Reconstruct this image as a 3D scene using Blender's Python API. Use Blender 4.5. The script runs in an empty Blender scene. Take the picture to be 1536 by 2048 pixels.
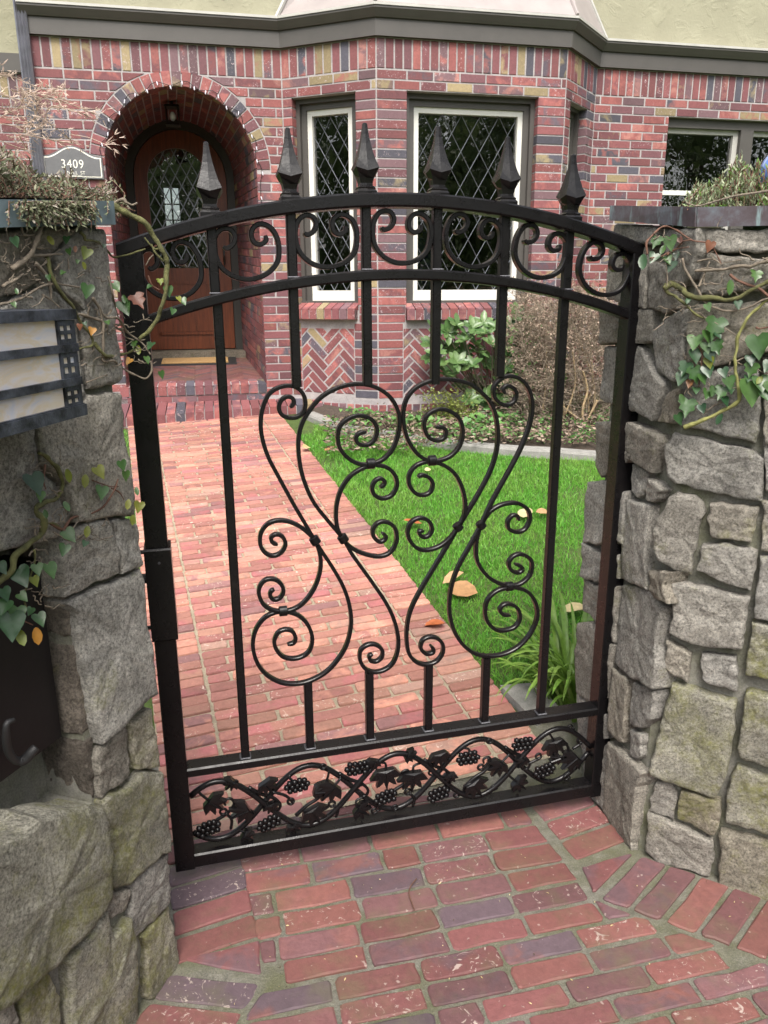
import bpy, bmesh, math, random
import numpy as np
from mathutils import Vector as V, Matrix, noise
from mathutils.geometry import tessellate_polygon
random.seed(7); rng = np.random.default_rng(7)
S = bpy.context.scene; C = S.collection
PI = math.pi; rad = math.radians

# ---------------------------------------------------------------- camera
FPX = 1540.0; PITCH = rad(15.9); ROLL = rad(-0.3); EYE = V((0, 0, 1.5))
_F = V((0, math.cos(PITCH), -math.sin(PITCH)))
_u = V((0, math.sin(PITCH), math.cos(PITCH))); _r = V((1, 0, 0))
_R = _r*math.cos(ROLL) + _u*math.sin(ROLL); _U = -_r*math.sin(ROLL) + _u*math.cos(ROLL)
cam = bpy.data.cameras.new('camera'); camo = bpy.data.objects.new('camera', cam); C.objects.link(camo)
cam.sensor_fit = 'VERTICAL'; cam.sensor_height = 24.0; cam.lens = FPX/2048*24
cam.clip_start = 0.02; cam.clip_end = 500
mm = Matrix((_R, _U, -_F)).transposed().to_4x4(); mm.translation = EYE
camo.matrix_world = mm
S.camera = camo

# ---------------------------------------------------------------- sky, sun, exposure
SUN = V((0.00, -0.56, 0.82)).normalized()          # direction towards the sun
w = bpy.data.worlds.new('World'); S.world = w; w.use_nodes = True
wt = w.node_tree; bg = wt.nodes['Background']
sky = wt.nodes.new('ShaderNodeTexSky'); sky.sky_type = 'NISHITA'; sky.sun_disc = False
sky.sun_elevation = math.asin(SUN.z); sky.sun_rotation = math.atan2(SUN.x, SUN.y)
sky.air_density = 1.0; sky.dust_density = 5.0; sky.ozone_density = 1.0
hs_ = wt.nodes.new('ShaderNodeHueSaturation'); hs_.inputs['Saturation'].default_value = .35      # thin bright cloud
wt.links.new(sky.outputs[0], hs_.inputs['Color']); wt.links.new(hs_.outputs[0], bg.inputs[0]); bg.inputs[1].default_value = 0.12
sl = bpy.data.lights.new('sun', 'SUN'); sl.energy = 1.5; sl.angle = rad(24); sl.color = (1, .94, .86)
so = bpy.data.objects.new('sun', sl); C.objects.link(so)
so.rotation_euler = SUN.to_track_quat('Z', 'Y').to_euler()
S.view_settings.view_transform = 'Standard'; S.view_settings.look = 'None'
S.view_settings.gamma = 1.0; S.view_settings.use_curve_mapping = False
S.view_settings.exposure = 1.36

# ---------------------------------------------------------------- measuring helpers (photo pixel -> point on a real plane)
def ray(x, y): return _R*(x-768) + _U*(1024-y) + _F*FPX
def hit(x, y, p0, n):
    d = ray(x, y); return EYE + d*((V(p0)-EYE).dot(V(n))/d.dot(V(n)))
def slope_z(y): return min(max(0.0, .115*(y-1.95)), .56)
def on_ground(x, y):
    p = hit(x, y, (0, 1.95, 0), (0, -.115, 1))
    return p if p.y > 1.95 else hit(x, y, (0, 0, 0), (0, 0, 1))

class Frame:
    """a vertical plane: point(u, z, w) with w outward (towards the viewer's side)"""
    def __init__(s, o, d, out):
        s.o = V((o[0], o[1], 0)); s.d = V((d[0], d[1], 0)).normalized()
        n = V((-s.d.y, s.d.x, 0)); s.n = n if n.dot(V((out[0], out[1], 0))) > 0 else -n
    def p(s, u, z, w=0.0): return s.o + s.d*u + s.n*w + V((0, 0, z))
    def px(s, x, y, w=0.0):
        h = hit(x, y, s.o + s.n*w, s.n) - s.o
        return (h.dot(s.d), h.z)

# ---------------------------------------------------------------- objects
ORG = {}
def reg(o, label=None, cat=None, group=None, kind=None):
    if label: o['label'] = label
    if cat: o['category'] = cat
    if group: o['group'] = group
    if kind: o['kind'] = kind
    return o
def thing(name, loc, label=None, cat=None, group=None):
    o = bpy.data.objects.new(name, None); C.objects.link(o); o.location = loc; o.empty_display_size = .1
    ORG[o.name] = V(loc); return reg(o, label, cat, group)
def link_mesh(name, me, parent=None, M=None):
    """M: world matrix for a shared mesh; mesh otherwise in world coordinates minus the parent's origin"""
    o = bpy.data.objects.new(name, me); C.objects.link(o)
    po = ORG[parent.name] if parent else V((0, 0, 0))
    if parent: o.parent = parent
    if M is not None:
        o.matrix_basis = Matrix.Translation(-po) @ M; ORG[o.name] = M.translation.copy()
    else: ORG[o.name] = po.copy()
    return o
def build(name, vs, fs, mat, parent=None, smooth=False, kind=None, mats=None, mi=None, rnd=None, label=None):
    if parent:
        po = ORG[parent.name]; vs = [(v[0]-po.x, v[1]-po.y, v[2]-po.z) for v in vs]
    me = bpy.data.meshes.new(name); me.from_pydata([tuple(v) for v in vs], [], fs)
    for m in (mats or [mat]): me.materials.append(m)
    if mi is not None: me.polygons.foreach_set('material_index', mi)
    if smooth: me.polygons.foreach_set('use_smooth', [True]*len(me.polygons))
    if rnd is not None:
        a = me.attributes.new('rnd', 'FLOAT', 'POINT'); a.data.foreach_set('value', rnd)
    me.update()
    o = link_mesh(name, me, parent)
    if kind: o['kind'] = kind
    if label: o['label'] = label
    return o
class MB:
    def __init__(s): s.v = []; s.f = []; s.m = []; s.r = []
    def add(s, vs, fs, mi=0, r=0.0):
        b = len(s.v); s.v += [tuple(v) for v in vs]; s.f += [tuple(b+i for i in f) for f in fs]
        s.m += [mi]*len(fs); s.r += [r]*len(vs)
    def box8(s, c, mi=0, r=0.0):   # c: 8 corners, bottom ring 0-3 then top ring 4-7
        s.add(c, [(3,2,1,0),(4,5,6,7),(0,1,5,4),(1,2,6,5),(2,3,7,6),(3,0,4,7)], mi, r)
    def fbox(s, fr, u0, u1, z0, z1, w0, w1, mi=0):
        P = fr.p
        s.box8([P(u0,z0,w0),P(u1,z0,w0),P(u1,z0,w1),P(u0,z0,w1),P(u0,z1,w0),P(u1,z1,w0),P(u1,z1,w1),P(u0,z1,w1)], mi)
    def prism(s, base, top, mi=0, r=0.0):
        n = len(base)
        s.add(list(base)+list(top), [tuple(range(n-1,-1,-1)), tuple(range(n,2*n))] + [(i,(i+1)%n,n+(i+1)%n,n+i) for i in range(n)], mi, r)
    def tube(s, pts, r, sides=6, mi=0, cap=True):
        pts = [V(p) for p in pts]; n = len(pts)
        rs = r if isinstance(r, (list, tuple)) else [r]*n
        vs = []; up = V((0, 0, 1))
        for i, p in enumerate(pts):
            t = (pts[min(i+1,n-1)]-pts[max(i-1,0)])
            t = t.normalized() if t.length > 1e-9 else V((0,0,1))
            a = t.cross(up)
            if a.length < .05: a = t.cross(V((0, 1, 0)))
            a.normalize(); b = a.cross(t)
            up = b if b.length > .1 else up
            for k in range(sides):
                an = 2*PI*k/sides; vs.append(p + (a*math.cos(an) + b*math.sin(an))*rs[i])
        fs = []
        for i in range(n-1):
            for k in range(sides):
                fs.append((i*sides+k, i*sides+(k+1)%sides, (i+1)*sides+(k+1)%sides, (i+1)*sides+k))
        if cap: fs += [tuple(range(sides-1,-1,-1)), tuple((n-1)*sides+k for k in range(sides))]
        s.add(vs, fs, mi)
    def build(s, name, mat, parent=None, smooth=False, kind=None, mats=None, rnd=False, label=None):
        return build(name, s.v, s.f, mat, parent, smooth, kind, mats, s.m if mats else None, s.r if rnd else None, label)
def catmull(pts, sub=4):
    out = []; n = len(pts)
    for i in range(n-1):
        p0, p1, p2, p3 = (V(pts[max(i-1,0)]), V(pts[i]), V(pts[i+1]), V(pts[min(i+2,n-1)]))
        for k in range(sub):
            t = k/sub
            out.append(.5*((2*p1)+(p2-p0)*t+(2*p0-5*p1+4*p2-p3)*t*t+(3*p1-p0-3*p2+p3)*t**3))
    out.append(V(pts[-1])); return out

# ---------------------------------------------------------------- materials
def newmat(name):
    m = bpy.data.materials.new(name); m.use_nodes = True
    nt = m.node_tree; return m, nt, nt.nodes['Principled BSDF']
class N:
    def __init__(s, nt): s.nt = nt
    def n(s, t, **kw):
        x = s.nt.nodes.new(t)
        for k, v in kw.items(): setattr(x, k, v)
        return x
    def l(s, a, b): s.nt.links.new(a, b)
    def val(s, sock, v):
        if hasattr(v, 'is_output') or isinstance(v, bpy.types.NodeSocket): s.l(v, sock)
        else: sock.default_value = v
    def noise(s, scale, detail=4, rough=.6, vec=None, dist=0.0):
        x = s.n('ShaderNodeTexNoise'); x.inputs['Scale'].default_value = scale; x.inputs['Detail'].default_value = detail
        x.inputs['Roughness'].default_value = rough; x.inputs['Distortion'].default_value = dist
        if vec is not None: s.l(vec, x.inputs['Vector'])
        return x.outputs[0]
    def ramp(s, fac, stops, const=False):
        x = s.n('ShaderNodeValToRGB'); e = x.color_ramp.elements
        if const: x.color_ramp.interpolation = 'CONSTANT'
        while len(e) < len(stops): e.new(.5)
        for i, (p, c) in enumerate(stops):
            e[i].position = p; e[i].color = (c, c, c, 1) if not isinstance(c, tuple) else (*c, 1)
        s.l(fac, x.inputs[0]); return x.outputs[0]
    def mix(s, f, a, b, mode='MIX'):
        x = s.n('ShaderNodeMix', data_type='RGBA', blend_type=mode)
        s.val(x.inputs['Factor'], f)
        for nm, v in (('A', a), ('B', b)):
            k = [i for i in x.inputs if i.name == nm and i.type == 'RGBA'][0]
            if isinstance(v, tuple): k.default_value = (*v, 1)
            else: s.l(v, k)
        return [o for o in x.outputs if o.type == 'RGBA'][0]
    def math(s, op, a, b=0.0):
        x = s.n('ShaderNodeMath', operation=op); s.val(x.inputs[0], a); s.val(x.inputs[1], b); return x.outputs[0]
    def bump(s, h, strength, dist, bsdf, nrm=None):
        x = s.n('ShaderNodeBump'); x.inputs['Strength'].default_value = strength; x.inputs['Distance'].default_value = dist
        s.l(h, x.inputs['Height'])
        if nrm is not None: s.l(nrm, x.inputs['Normal'])
        s.l(x.outputs[0], bsdf.inputs['Normal']); return x.outputs[0]
def simple(name, col, rough=.6, var=.25, scale=20, bump=.15, metallic=0.0, bscale=None, spec=.5):
    m, nt, b = newmat(name); g = N(nt)
    tc = g.n('ShaderNodeTexCoord').outputs['Object']
    nz = g.noise(scale, 5, .6, tc)
    dark = tuple(c*(1-var) for c in col); lite = tuple(min(1, c*(1+var)) for c in col)
    g.l(g.ramp(nz, [(.3, dark), (.7, lite)]), b.inputs['Base Color'])
    b.inputs['Roughness'].default_value = rough; b.inputs['Metallic'].default_value = metallic
    b.inputs['Specular IOR Level'].default_value = spec
    if bump: g.bump(g.noise(bscale or scale*5, 4, .6, tc), bump, .004, b)
    return m
def piece_random(g):
    oi = g.n('ShaderNodeObjectInfo').outputs['Random']
    at = g.n('ShaderNodeAttribute', attribute_name='rnd').outputs['Fac']
    return g.math('FRACT', g.math('ADD', oi, at))
def brick_mat(name, cols, patch, rough=.75, wear=None, moss=0.0, bump=.25):
    """cols: [(start, colour)] classes picked per brick; patch: [(start, colour)] for the flashed second tone"""
    m, nt, b = newmat(name); g = N(nt)
    r = piece_random(g)
    geo = g.n('ShaderNodeNewGeometry').outputs['Position']
    off = g.n('ShaderNodeCombineXYZ'); g.l(g.math('MULTIPLY', r, 37.0), off.inputs[0]); g.l(g.math('MULTIPLY', r, 91.0), off.inputs[1])
    va = g.n('ShaderNodeVectorMath', operation='ADD'); g.l(geo, va.inputs[0]); g.l(off.outputs[0], va.inputs[1]); P = va.outputs[0]
    c1 = g.ramp(r, cols, True)
    r2 = g.math('FRACT', g.math('MULTIPLY', r, 13.7)); c2 = g.ramp(r2, patch, True)
    pm = g.ramp(g.noise(9, 3, .6, P, .6), [(.46, 0.0), (.62, 1.0)])
    on = g.math('GREATER_THAN', g.math('FRACT', g.math('MULTIPLY', r, 29.3)), .45)
    col = g.mix(g.math('MULTIPLY', g.math('MULTIPLY', pm, on), .85), c1, c2)
    vr = g.math('FRACT', g.math('MULTIPLY', r, 57.1))
    col = g.mix(1.0, col, g.ramp(vr, [(0.0, .78), (1.0, 1.22)]), 'MULTIPLY')
    fine = g.noise(60, 5, .7, P)
    col = g.mix(.5, col, g.ramp(fine, [(.3, .62), (.7, 1.3)]), 'MULTIPLY')
    col = g.mix(.8, col, g.ramp(g.noise(1.7, 4, .6, geo), [(.3, .80), (.7, 1.15)]), 'MULTIPLY')      # weathering across the whole surface
    if wear:    # pale lime swirls on some bricks
        sw = g.ramp(g.noise(22, 3, .75, P, 2.5), [(.60, 0.0), (.66, 1.0)])
        on2 = g.math('GREATER_THAN', g.math('FRACT', g.math('MULTIPLY', r, 71.9)), .70)
        col = g.mix(g.math('MULTIPLY', g.math('MULTIPLY', sw, on2), .75), col, wear)
        sw2 = g.ramp(g.noise(55, 2, .6, geo), [(.70, 0.0), (.75, 1.0)])
        col = g.mix(g.math('MULTIPLY', sw2, .5), col, wear)
    if moss:
        mk = g.ramp(g.noise(5, 5, .7, geo), [(.5, 0.0), (.75, moss)])
        col = g.mix(mk, col, (.10, .10, .045))
    g.l(col, b.inputs['Base Color']); b.inputs['Roughness'].default_value = rough
    g.bump(fine, bump, .004, b)
    return m
RED = (.27, .070, .066)
M = {}
M['brick'] = brick_mat('house_brick', [(0, (.19, .064, .066)), (.25, (.16, .056, .062)), (.46, (.235, .074, .069)), (.60, (.145, .060, .069)),
    (.76, (.070, .066, .084)), (.85, (.27, .21, .115)), (.90, (.14, .078, .088))],
    [(0, (.32, .105, .092)), (.45, (.30, .235, .125)), (.62, (.085, .078, .10)), (.8, (.34, .15, .125))], .75, (.50, .40, .41))
M['vault_brick'] = M['brick']
M['path_brick'] = brick_mat('path_brick', [(0, (.34, .155, .118)), (.3, (.295, .128, .105)), (.55, (.36, .18, .132)), (.75, (.255, .125, .118)), (.9, (.34, .20, .155))],
    [(0, (.52, .24, .17)), (.5, (.36, .12, .12))], .8, (.60, .50, .42), .0)
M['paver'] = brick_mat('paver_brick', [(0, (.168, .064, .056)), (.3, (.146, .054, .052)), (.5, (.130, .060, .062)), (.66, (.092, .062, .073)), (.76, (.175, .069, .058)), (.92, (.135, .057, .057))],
    [(0, (.105, .060, .068)), (.5, (.165, .068, .060))], .72, (.40, .33, .29), .6, .55)  # dark old bricks, lowered further in colour in place of tree shade
def mortar_mat(name, col, col2, sc=40, bump=.6, moss=None):
    m, nt, b = newmat(name); g = N(nt); geo = g.n('ShaderNodeNewGeometry').outputs['Position']
    f = g.noise(sc, 6, .75, geo); c = g.ramp(f, [(.3, col), (.7, col2)])
    if moss: c = g.mix(g.ramp(g.noise(6, 5, .7, geo), [(.42, 0.0), (.66, .9)]), c, moss)
    sp = g.ramp(g.noise(260, 3, .7, geo), [(.35, .6), (.65, 1.25)]); c = g.mix(.6, c, sp, 'MULTIPLY')
    g.l(c, b.inputs['Base Color']); b.inputs['Roughness'].default_value = .95
    g.bump(g.noise(180, 5, .7, geo), bump, .006, b); return m
M['mortar'] = mortar_mat('wall_mortar', (.27, .25, .25), (.43, .395, .39), 14, .3)
M['path_mortar'] = mortar_mat('path_mortar', (.24, .20, .14), (.42, .36, .26), 16)
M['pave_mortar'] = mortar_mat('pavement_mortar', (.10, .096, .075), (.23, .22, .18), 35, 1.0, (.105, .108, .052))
def stone_mat(name, mossy, tint=(.30, .285, .26)):
    m, nt, b = newmat(name); g = N(nt)
    r = g.n('ShaderNodeObjectInfo').outputs['Random']
    geo = g.n('ShaderNodeNewGeometry').outputs['Position']
    big = g.noise(7, 4, .6, geo)
    c = g.ramp(big, [(.25, tuple(x*.62 for x in tint)), (.5, tint), (.8, tuple(x*1.35 for x in tint))])
    warm = g.mix(g.ramp(r, [(0.0, 0.0), (.45, .15), (1.0, .8)]), c, (.36, .31, .235))
    r2 = g.math('FRACT', g.math('MULTIPLY', r, 17.3)); warm = g.mix(1.0, warm, g.ramp(r2, [(0.0, .90), (1.0, 1.18)]), 'MULTIPLY')
    sp = g.ramp(g.noise(170, 6, .8, geo), [(.36, .25), (.5, 1.0), (.66, 1.7)])  # grain speckle, boosted to carry relief shading in the colour
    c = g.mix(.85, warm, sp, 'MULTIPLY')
    pit_shade = g.ramp(g.noise(42, 7, .8, geo, .4), [(.36, .58), (.47, 1.0), (.62, 1.12)]); c = g.mix(.65, c, pit_shade, 'MULTIPLY')  # shade in the pits of the rough face, painted into the colour
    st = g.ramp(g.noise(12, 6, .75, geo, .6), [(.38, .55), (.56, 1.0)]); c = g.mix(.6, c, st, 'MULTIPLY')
    mk = g.ramp(g.noise(5.5, 7, .78, geo), [(.60-mossy*.22, 0.0), (.80-mossy*.22, 1.0)])
    mk2 = g.ramp(g.noise(80, 4, .8, geo), [(.35, .2), (.6, 1.0)])
    c = g.mix(g.math('MULTIPLY', g.math('MULTIPLY', mk, mk2), .9), c, g.ramp(big, [(.35, (.17, .175, .025)), (.65, (.33, .33, .055))]))
    g.l(c, b.inputs['Base Color']); b.inputs['Roughness'].default_value = .92
    sc = g.n('ShaderNodeMapping'); g.l(geo, sc.inputs[0]); sc.inputs['Rotation'].default_value = (.5, .35, .3); sc.inputs['Scale'].default_value = (1, 1, 2.4)
    n1 = g.noise(34, 8, .72, sc.outputs[0], .5)
    nb = g.n('ShaderNodeBump'); nb.inputs['Strength'].default_value = 1.0; nb.inputs['Distance'].default_value = .085; g.l(n1, nb.inputs['Height'])
    g.bump(g.noise(120, 6, .8, geo), 1.0, .010, b, nb.outputs[0]); return m
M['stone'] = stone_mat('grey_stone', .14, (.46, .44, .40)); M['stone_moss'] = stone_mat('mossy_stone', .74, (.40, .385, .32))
M['stone_dark'] = stone_mat('brown_shaded_stone', .25, (.20, .17, .14))  # brown tone; on the niche cheek it carries recess shade in the colour
M['stone_mortar'] = mortar_mat('stone_mortar', (.17, .165, .145), (.29, .28, .24), 22, .9, (.12, .125, .065))
def iron_mat():
    m, nt, b = newmat('black_iron'); g = N(nt); geo = g.n('ShaderNodeNewGeometry').outputs['Position']
    f = g.noise(9, 5, .7, geo)
    g.l(g.ramp(f, [(.3, (.0035, .0033, .004)), (.62, (.0055, .0048, .0052)), (.8, (.014, .010, .009))]), b.inputs['Base Color'])
    g.l(g.ramp(g.noise(30, 4, .6, geo), [(.3, .22), (.7, .38)]), b.inputs['Roughness'])
    b.inputs['Specular IOR Level'].default_value = .30
    g.bump(g.noise(160, 3, .6, geo), .18, .002, b); return m
M['iron'] = iron_mat()
M['weld'] = simple('weld_bead', (.10, .10, .11), .4, .3, 200, .4, .6)
M['taupe'] = simple('taupe_paint', (.072, .066, .060), .5, .08, 6, .06)
M['taupe_edge'] = simple('pale_drip_edge', (.42, .41, .38), .45, .1, 10, .05)
M['white'] = simple('white_paint', (.66, .65, .60), .45, .04, 8, .04)
M['roofm'] = simple('bay_roof_metal', (.30, .265, .255), .5, .10, 5, .08)
M['stucco'] = None
def stucco():
    m, nt, b = newmat('pale_stucco'); g = N(nt); geo = g.n('ShaderNodeNewGeometry').outputs['Position']
    g.l(g.ramp(g.noise(3, 5, .6, geo), [(.3, (.262, .250, .176)), (.7, (.325, .312, .222))]), b.inputs['Base Color'])
    b.inputs['Roughness'].default_value = .9
    n1 = g.ramp(g.noise(6, 6, .6, geo, 1.0), [(.50, 0.0), (.58, .7), (.61, 1.0)])
    nb = g.n('ShaderNodeBump'); nb.inputs['Strength'].default_value = .3; nb.inputs['Distance'].default_value = .01; g.l(n1, nb.inputs['Height'])
    g.bump(g.noise(50, 4, .6, geo), .4, .006, b, nb.outputs[0]); return m
M['stucco'] = stucco()
def copper():
    m, nt, b = newmat('weathered_copper'); g = N(nt); geo = g.n('ShaderNodeNewGeometry').outputs['Position']
    sc = g.n('ShaderNodeMapping'); g.l(geo, sc.inputs[0]); sc.inputs['Scale'].default_value = (1, 1, .18); sc.inputs['Rotation'].default_value = (.12, .1, 0)
    f = g.noise(13, 6, .75, geo); s = g.noise(38, 4, .7, sc.outputs[0])
    c = g.ramp(f, [(.32, (.085, .062, .065)), (.5, (.12, .10, .115)), (.68, (.17, .19, .22))])
    c = g.mix(g.ramp(s, [(.55, 0.0), (.68, .75)]), c, (.30, .42, .44))
    g.l(c, b.inputs['Base Color']); b.inputs['Metallic'].default_value = .35; b.inputs['Roughness'].default_value = .42
    g.bump(g.noise(12, 3, .5, geo), .25, .01, b); return m
M['copper'] = copper()
M['copper_green'] = simple('green_patina_copper', (.10, .135, .15), .6, .45, 9, .2, .2)
M['lantern_metal'] = simple('blue_patina_copper', (.050, .056, .072), .45, .9, 30, .35, .45)
def opal():
    m, nt, b = newmat('opal_glass'); g = N(nt); geo = g.n('ShaderNodeNewGeometry').outputs['Position']
    sc = g.n('ShaderNodeMapping'); g.l(geo, sc.inputs[0]); sc.inputs['Scale'].default_value = (1, 1, 2.6)
    f = g.noise(14, 4, .6, sc.outputs[0], 1.0)
    g.l(g.ramp(f, [(.25, (.46, .50, .58)), (.42, (.60, .51, .39)), (.53, (.60, .56, .55)), (.64, (.50, .52, .60)), (.78, (.52, .59, .58))]), b.inputs['Base Color'])
    b.inputs['Roughness'].default_value = .12; b.inputs['Subsurface Weight'].default_value = .3
    b.inputs['Subsurface Radius'].default_value = (.02, .02, .02); return m
M['opal'] = opal()
def glass(name, tint, gl=1.0):
    m = bpy.data.materials.new(name); m.use_nodes = True; nt = m.node_tree; nt.nodes.clear(); g = N(nt)
    out = g.n('ShaderNodeOutputMaterial'); tr = g.n('ShaderNodeBsdfTransparent'); tr.inputs[0].default_value = (*tint, 1)
    gs = g.n('ShaderNodeBsdfGlossy'); gs.inputs['Roughness'].default_value = .015; gs.inputs[0].default_value = (gl, gl, gl, 1)
    fr = g.n('ShaderNodeFresnel'); fr.inputs[0].default_value = 2.5
    geo = g.n('ShaderNodeNewGeometry').outputs['Position']
    bp = g.n('ShaderNodeBump'); bp.inputs['Strength'].default_value = .12; bp.inputs['Distance'].default_value = .02
    g.l(g.noise(6, 2, .5, geo), bp.inputs['Height']); g.l(bp.outputs[0], gs.inputs['Normal'])
    mx = g.n('ShaderNodeMixShader'); g.l(fr.outputs[0], mx.inputs[0]); g.l(tr.outputs[0], mx.inputs[1]); g.l(gs.outputs[0], mx.inputs[2])
    g.l(mx.outputs[0], out.inputs[0]); return m
M['glass'] = glass('window_glass', (.55, .60, .56))
M['lead'] = simple('lead_came', (.20, .215, .24), .42, .2, 40, .05, .6)
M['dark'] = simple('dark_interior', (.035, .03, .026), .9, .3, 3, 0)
M['curtain'] = simple('interior_blue_cloth', (.02, .05, .16), .9, .3, 12, .1)
def wood(name, col, sc=3.0):
    m, nt, b = newmat(name); g = N(nt); geo = g.n('ShaderNodeNewGeometry').outputs['Position']
    mp = g.n('ShaderNodeMapping'); g.l(geo, mp.inputs[0]); mp.inputs['Scale'].default_value = (1, 1, .08)
    f = g.noise(60, 5, .6, mp.outputs[0])
    g.l(g.ramp(f, [(.3, tuple(c*.6 for c in col)), (.7, tuple(c*1.35 for c in col))]), b.inputs['Base Color'])
    b.inputs['Roughness'].default_value = .38; return m
M['door'] = wood('red_stained_wood', (.14, .034, .010))
M['frame_shaded'] = simple('shaded_door_frame', (.030, .027, .022), .5, .1, 6, .05)  # frame darkened in the colour for the shade of the porch recess
M['mat'] = simple('coir_mat', (.36, .22, .09), .95, .25, 90, .4)
M['black'] = simple('black_rubber', (.014, .014, .015), .6, .2, 20, .1)
M['mailbox'] = simple('shaded_bronze_metal', (.007, .006, .007), .42, .3, 8, .12, .3)  # bronze with the niche's shade put into its colour
M['concrete'] = mortar_mat('grey_concrete', (.20, .195, .18), (.31, .30, .28), 14, .5)
M['foundation'] = mortar_mat('pale_foundation', (.46, .43, .36), (.58, .55, .47), 10, .4)
M['soil'] = mortar_mat('bed_soil', (.035, .026, .02), (.09, .066, .048), 30, 1.0)
M['plaque'] = simple('grey_plaque', (.115, .115, .12), .5, .12, 20, .1)
M['pale'] = simple('pale_lettering', (.74, .72, .64), .5, .05, 20, 0)
M['bulb'] = simple('frosted_bulb', (.72, .70, .78), .25, .1, 30, 0)
M['lampmetal'] = simple('dark_bronze', (.025, .02, .017), .45, .3, 20, .1, .5)
M['downspout'] = simple('downspout_metal', (.20, .20, .225), .35, .2, 10, .1, .5)
def leaf_mat(name, col, col2, rough=.42, trans=.25, patch=None):
    m, nt, b = newmat(name); g = N(nt); r = piece_random(g)
    geo = g.n('ShaderNodeNewGeometry').outputs['Position']
    c = g.mix(r, col, col2)
    if patch: c = g.mix(g.ramp(g.noise(2.6, 4, .65, geo), [(.45, 0.0), (.75, .6)]), c, patch)
    c = g.mix(.6, c, g.ramp(g.noise(45, 4, .6, geo), [(.3, .65), (.7, 1.35)]), 'MULTIPLY')
    g.l(c, b.inputs['Base Color']); b.inputs['Roughness'].default_value = rough
    b.inputs['Transmission Weight'].default_value = 0
    tl = g.n('ShaderNodeBsdfTranslucent'); g.l(c, tl.inputs[0])
    mx = g.n('ShaderNodeMixShader'); mx.inputs[0].default_value = trans
    out = [n for n in nt.nodes if n.type == 'OUTPUT_MATERIAL'][0]
    g.l(b.outputs[0], mx.inputs[1]); g.l(tl.outputs[0], mx.inputs[2]); g.l(mx.outputs[0], out.inputs[0])
    g.bump(g.noise(90, 3, .6, geo), .2, .002, b); return m
M['ivy'] = leaf_mat('ivy_green', (.032, .085, .02), (.07, .14, .035), .35)
M['ivy_dark'] = leaf_mat('ivy_dark_green', (.018, .055, .022), (.035, .085, .03), .32)
M['ivy_yellow'] = leaf_mat('ivy_yellow_green', (.15, .19, .02), (.20, .21, .03), .4, .4)
M['ivy_red'] = leaf_mat('ivy_red_brown', (.20, .085, .02), (.14, .045, .03), .45, .3)
M['ivy_orange'] = leaf_mat('ivy_orange', (.42, .20, .02), (.36, .15, .02), .45, .3)
M['bark_moss'] = simple('mossy_bark', (.095, .095, .035), .95, .55, 60, .8)
M['bark_yellow'] = simple('yellow_green_bark', (.20, .20, .065), .8, .35, 60, .5)
M['bark'] = simple('grey_bark', (.17, .14, .105), .9, .4, 60, .7)
M['bark_red'] = simple('red_brown_twig', (.115, .055, .035), .8, .3, 60, .4)
M['grass'] = leaf_mat('lawn_grass', (.085, .31, .03), (.20, .48, .06), .5, .35, (.30, .43, .09))
M['turf'] = mortar_mat('turf_soil', (.035, .06, .012), (.09, .14, .025), 18, 1.0)
M['lily'] = leaf_mat('daylily_green', (.12, .24, .03), (.21, .34, .06), .4, .3)
M['rhodo'] = leaf_mat('rhododendron_green', (.06, .13, .04), (.13, .21, .07), .34, .2)
M['box'] = leaf_mat('boxwood_yellow_green', (.16, .20, .04), (.26, .30, .08), .45, .3)
M['hell'] = leaf_mat('groundcover_green', (.075, .20, .05), (.17, .33, .09), .42, .3)
M['twig'] = simple('dry_twig', (.215, .175, .13), .9, .35, 40, .3)
M['dryleaf'] = leaf_mat('dry_flower_head', (.20, .14, .10), (.40, .31, .24), .8, .2)
M['stembrown'] = simple('tan_woody_stem', (.34, .25, .14), .8, .3, 30, .4)
M['heather'] = leaf_mat('heather_grey_green', (.10, .125, .06), (.22, .22, .14), .7, .2)
M['heather_tip'] = leaf_mat('heather_pale_tips', (.32, .29, .24), (.22, .16, .13), .7, .2)
M['sage'] = leaf_mat('sage_grey_green', (.19, .25, .11), (.38, .42, .28), .6, .25)
M['conif'] = leaf_mat('bright_green_needles', (.09, .19, .03), (.17, .28, .06), .6, .25)
M['plume'] = leaf_mat('dry_grass_plume', (.52, .39, .32), (.64, .52, .43), .6, .3)
M['oldleaf'] = leaf_mat('withered_leaf', (.085, .062, .045), (.17, .125, .085), .85, .15)
M['deadleaf'] = leaf_mat('fallen_leaf_tan', (.36, .19, .08), (.50, .32, .17), .6, .15)
M['deadleaf_red'] = leaf_mat('fallen_leaf_orange', (.42, .12, .04), (.36, .15, .06), .5, .15)
M['deadleaf_pale'] = leaf_mat('fallen_leaf_pale', (.46, .37, .17), (.52, .43, .24), .6, .15)
M['canopy'] = leaf_mat('tree_leaf', (.07, .115, .04), (.15, .19, .075), .55, .3)
M['trunk'] = simple('tree_bark', (.10, .08, .06), .95, .4, 15, .8)
def globe():
    m, nt, b = newmat('blue_glass_globe'); g = N(nt); geo = g.n('ShaderNodeNewGeometry').outputs['Position']
    g.l(g.ramp(g.noise(16, 4, .6, geo, 1.5), [(.35, (.03, .07, .30)), (.55, (.12, .22, .55)), (.7, (.45, .55, .78))]), b.inputs['Base Color'])
    b.inputs['Roughness'].default_value = .06; b.inputs['Coat Weight'].default_value = .6; return m
M['globe'] = globe()
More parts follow.
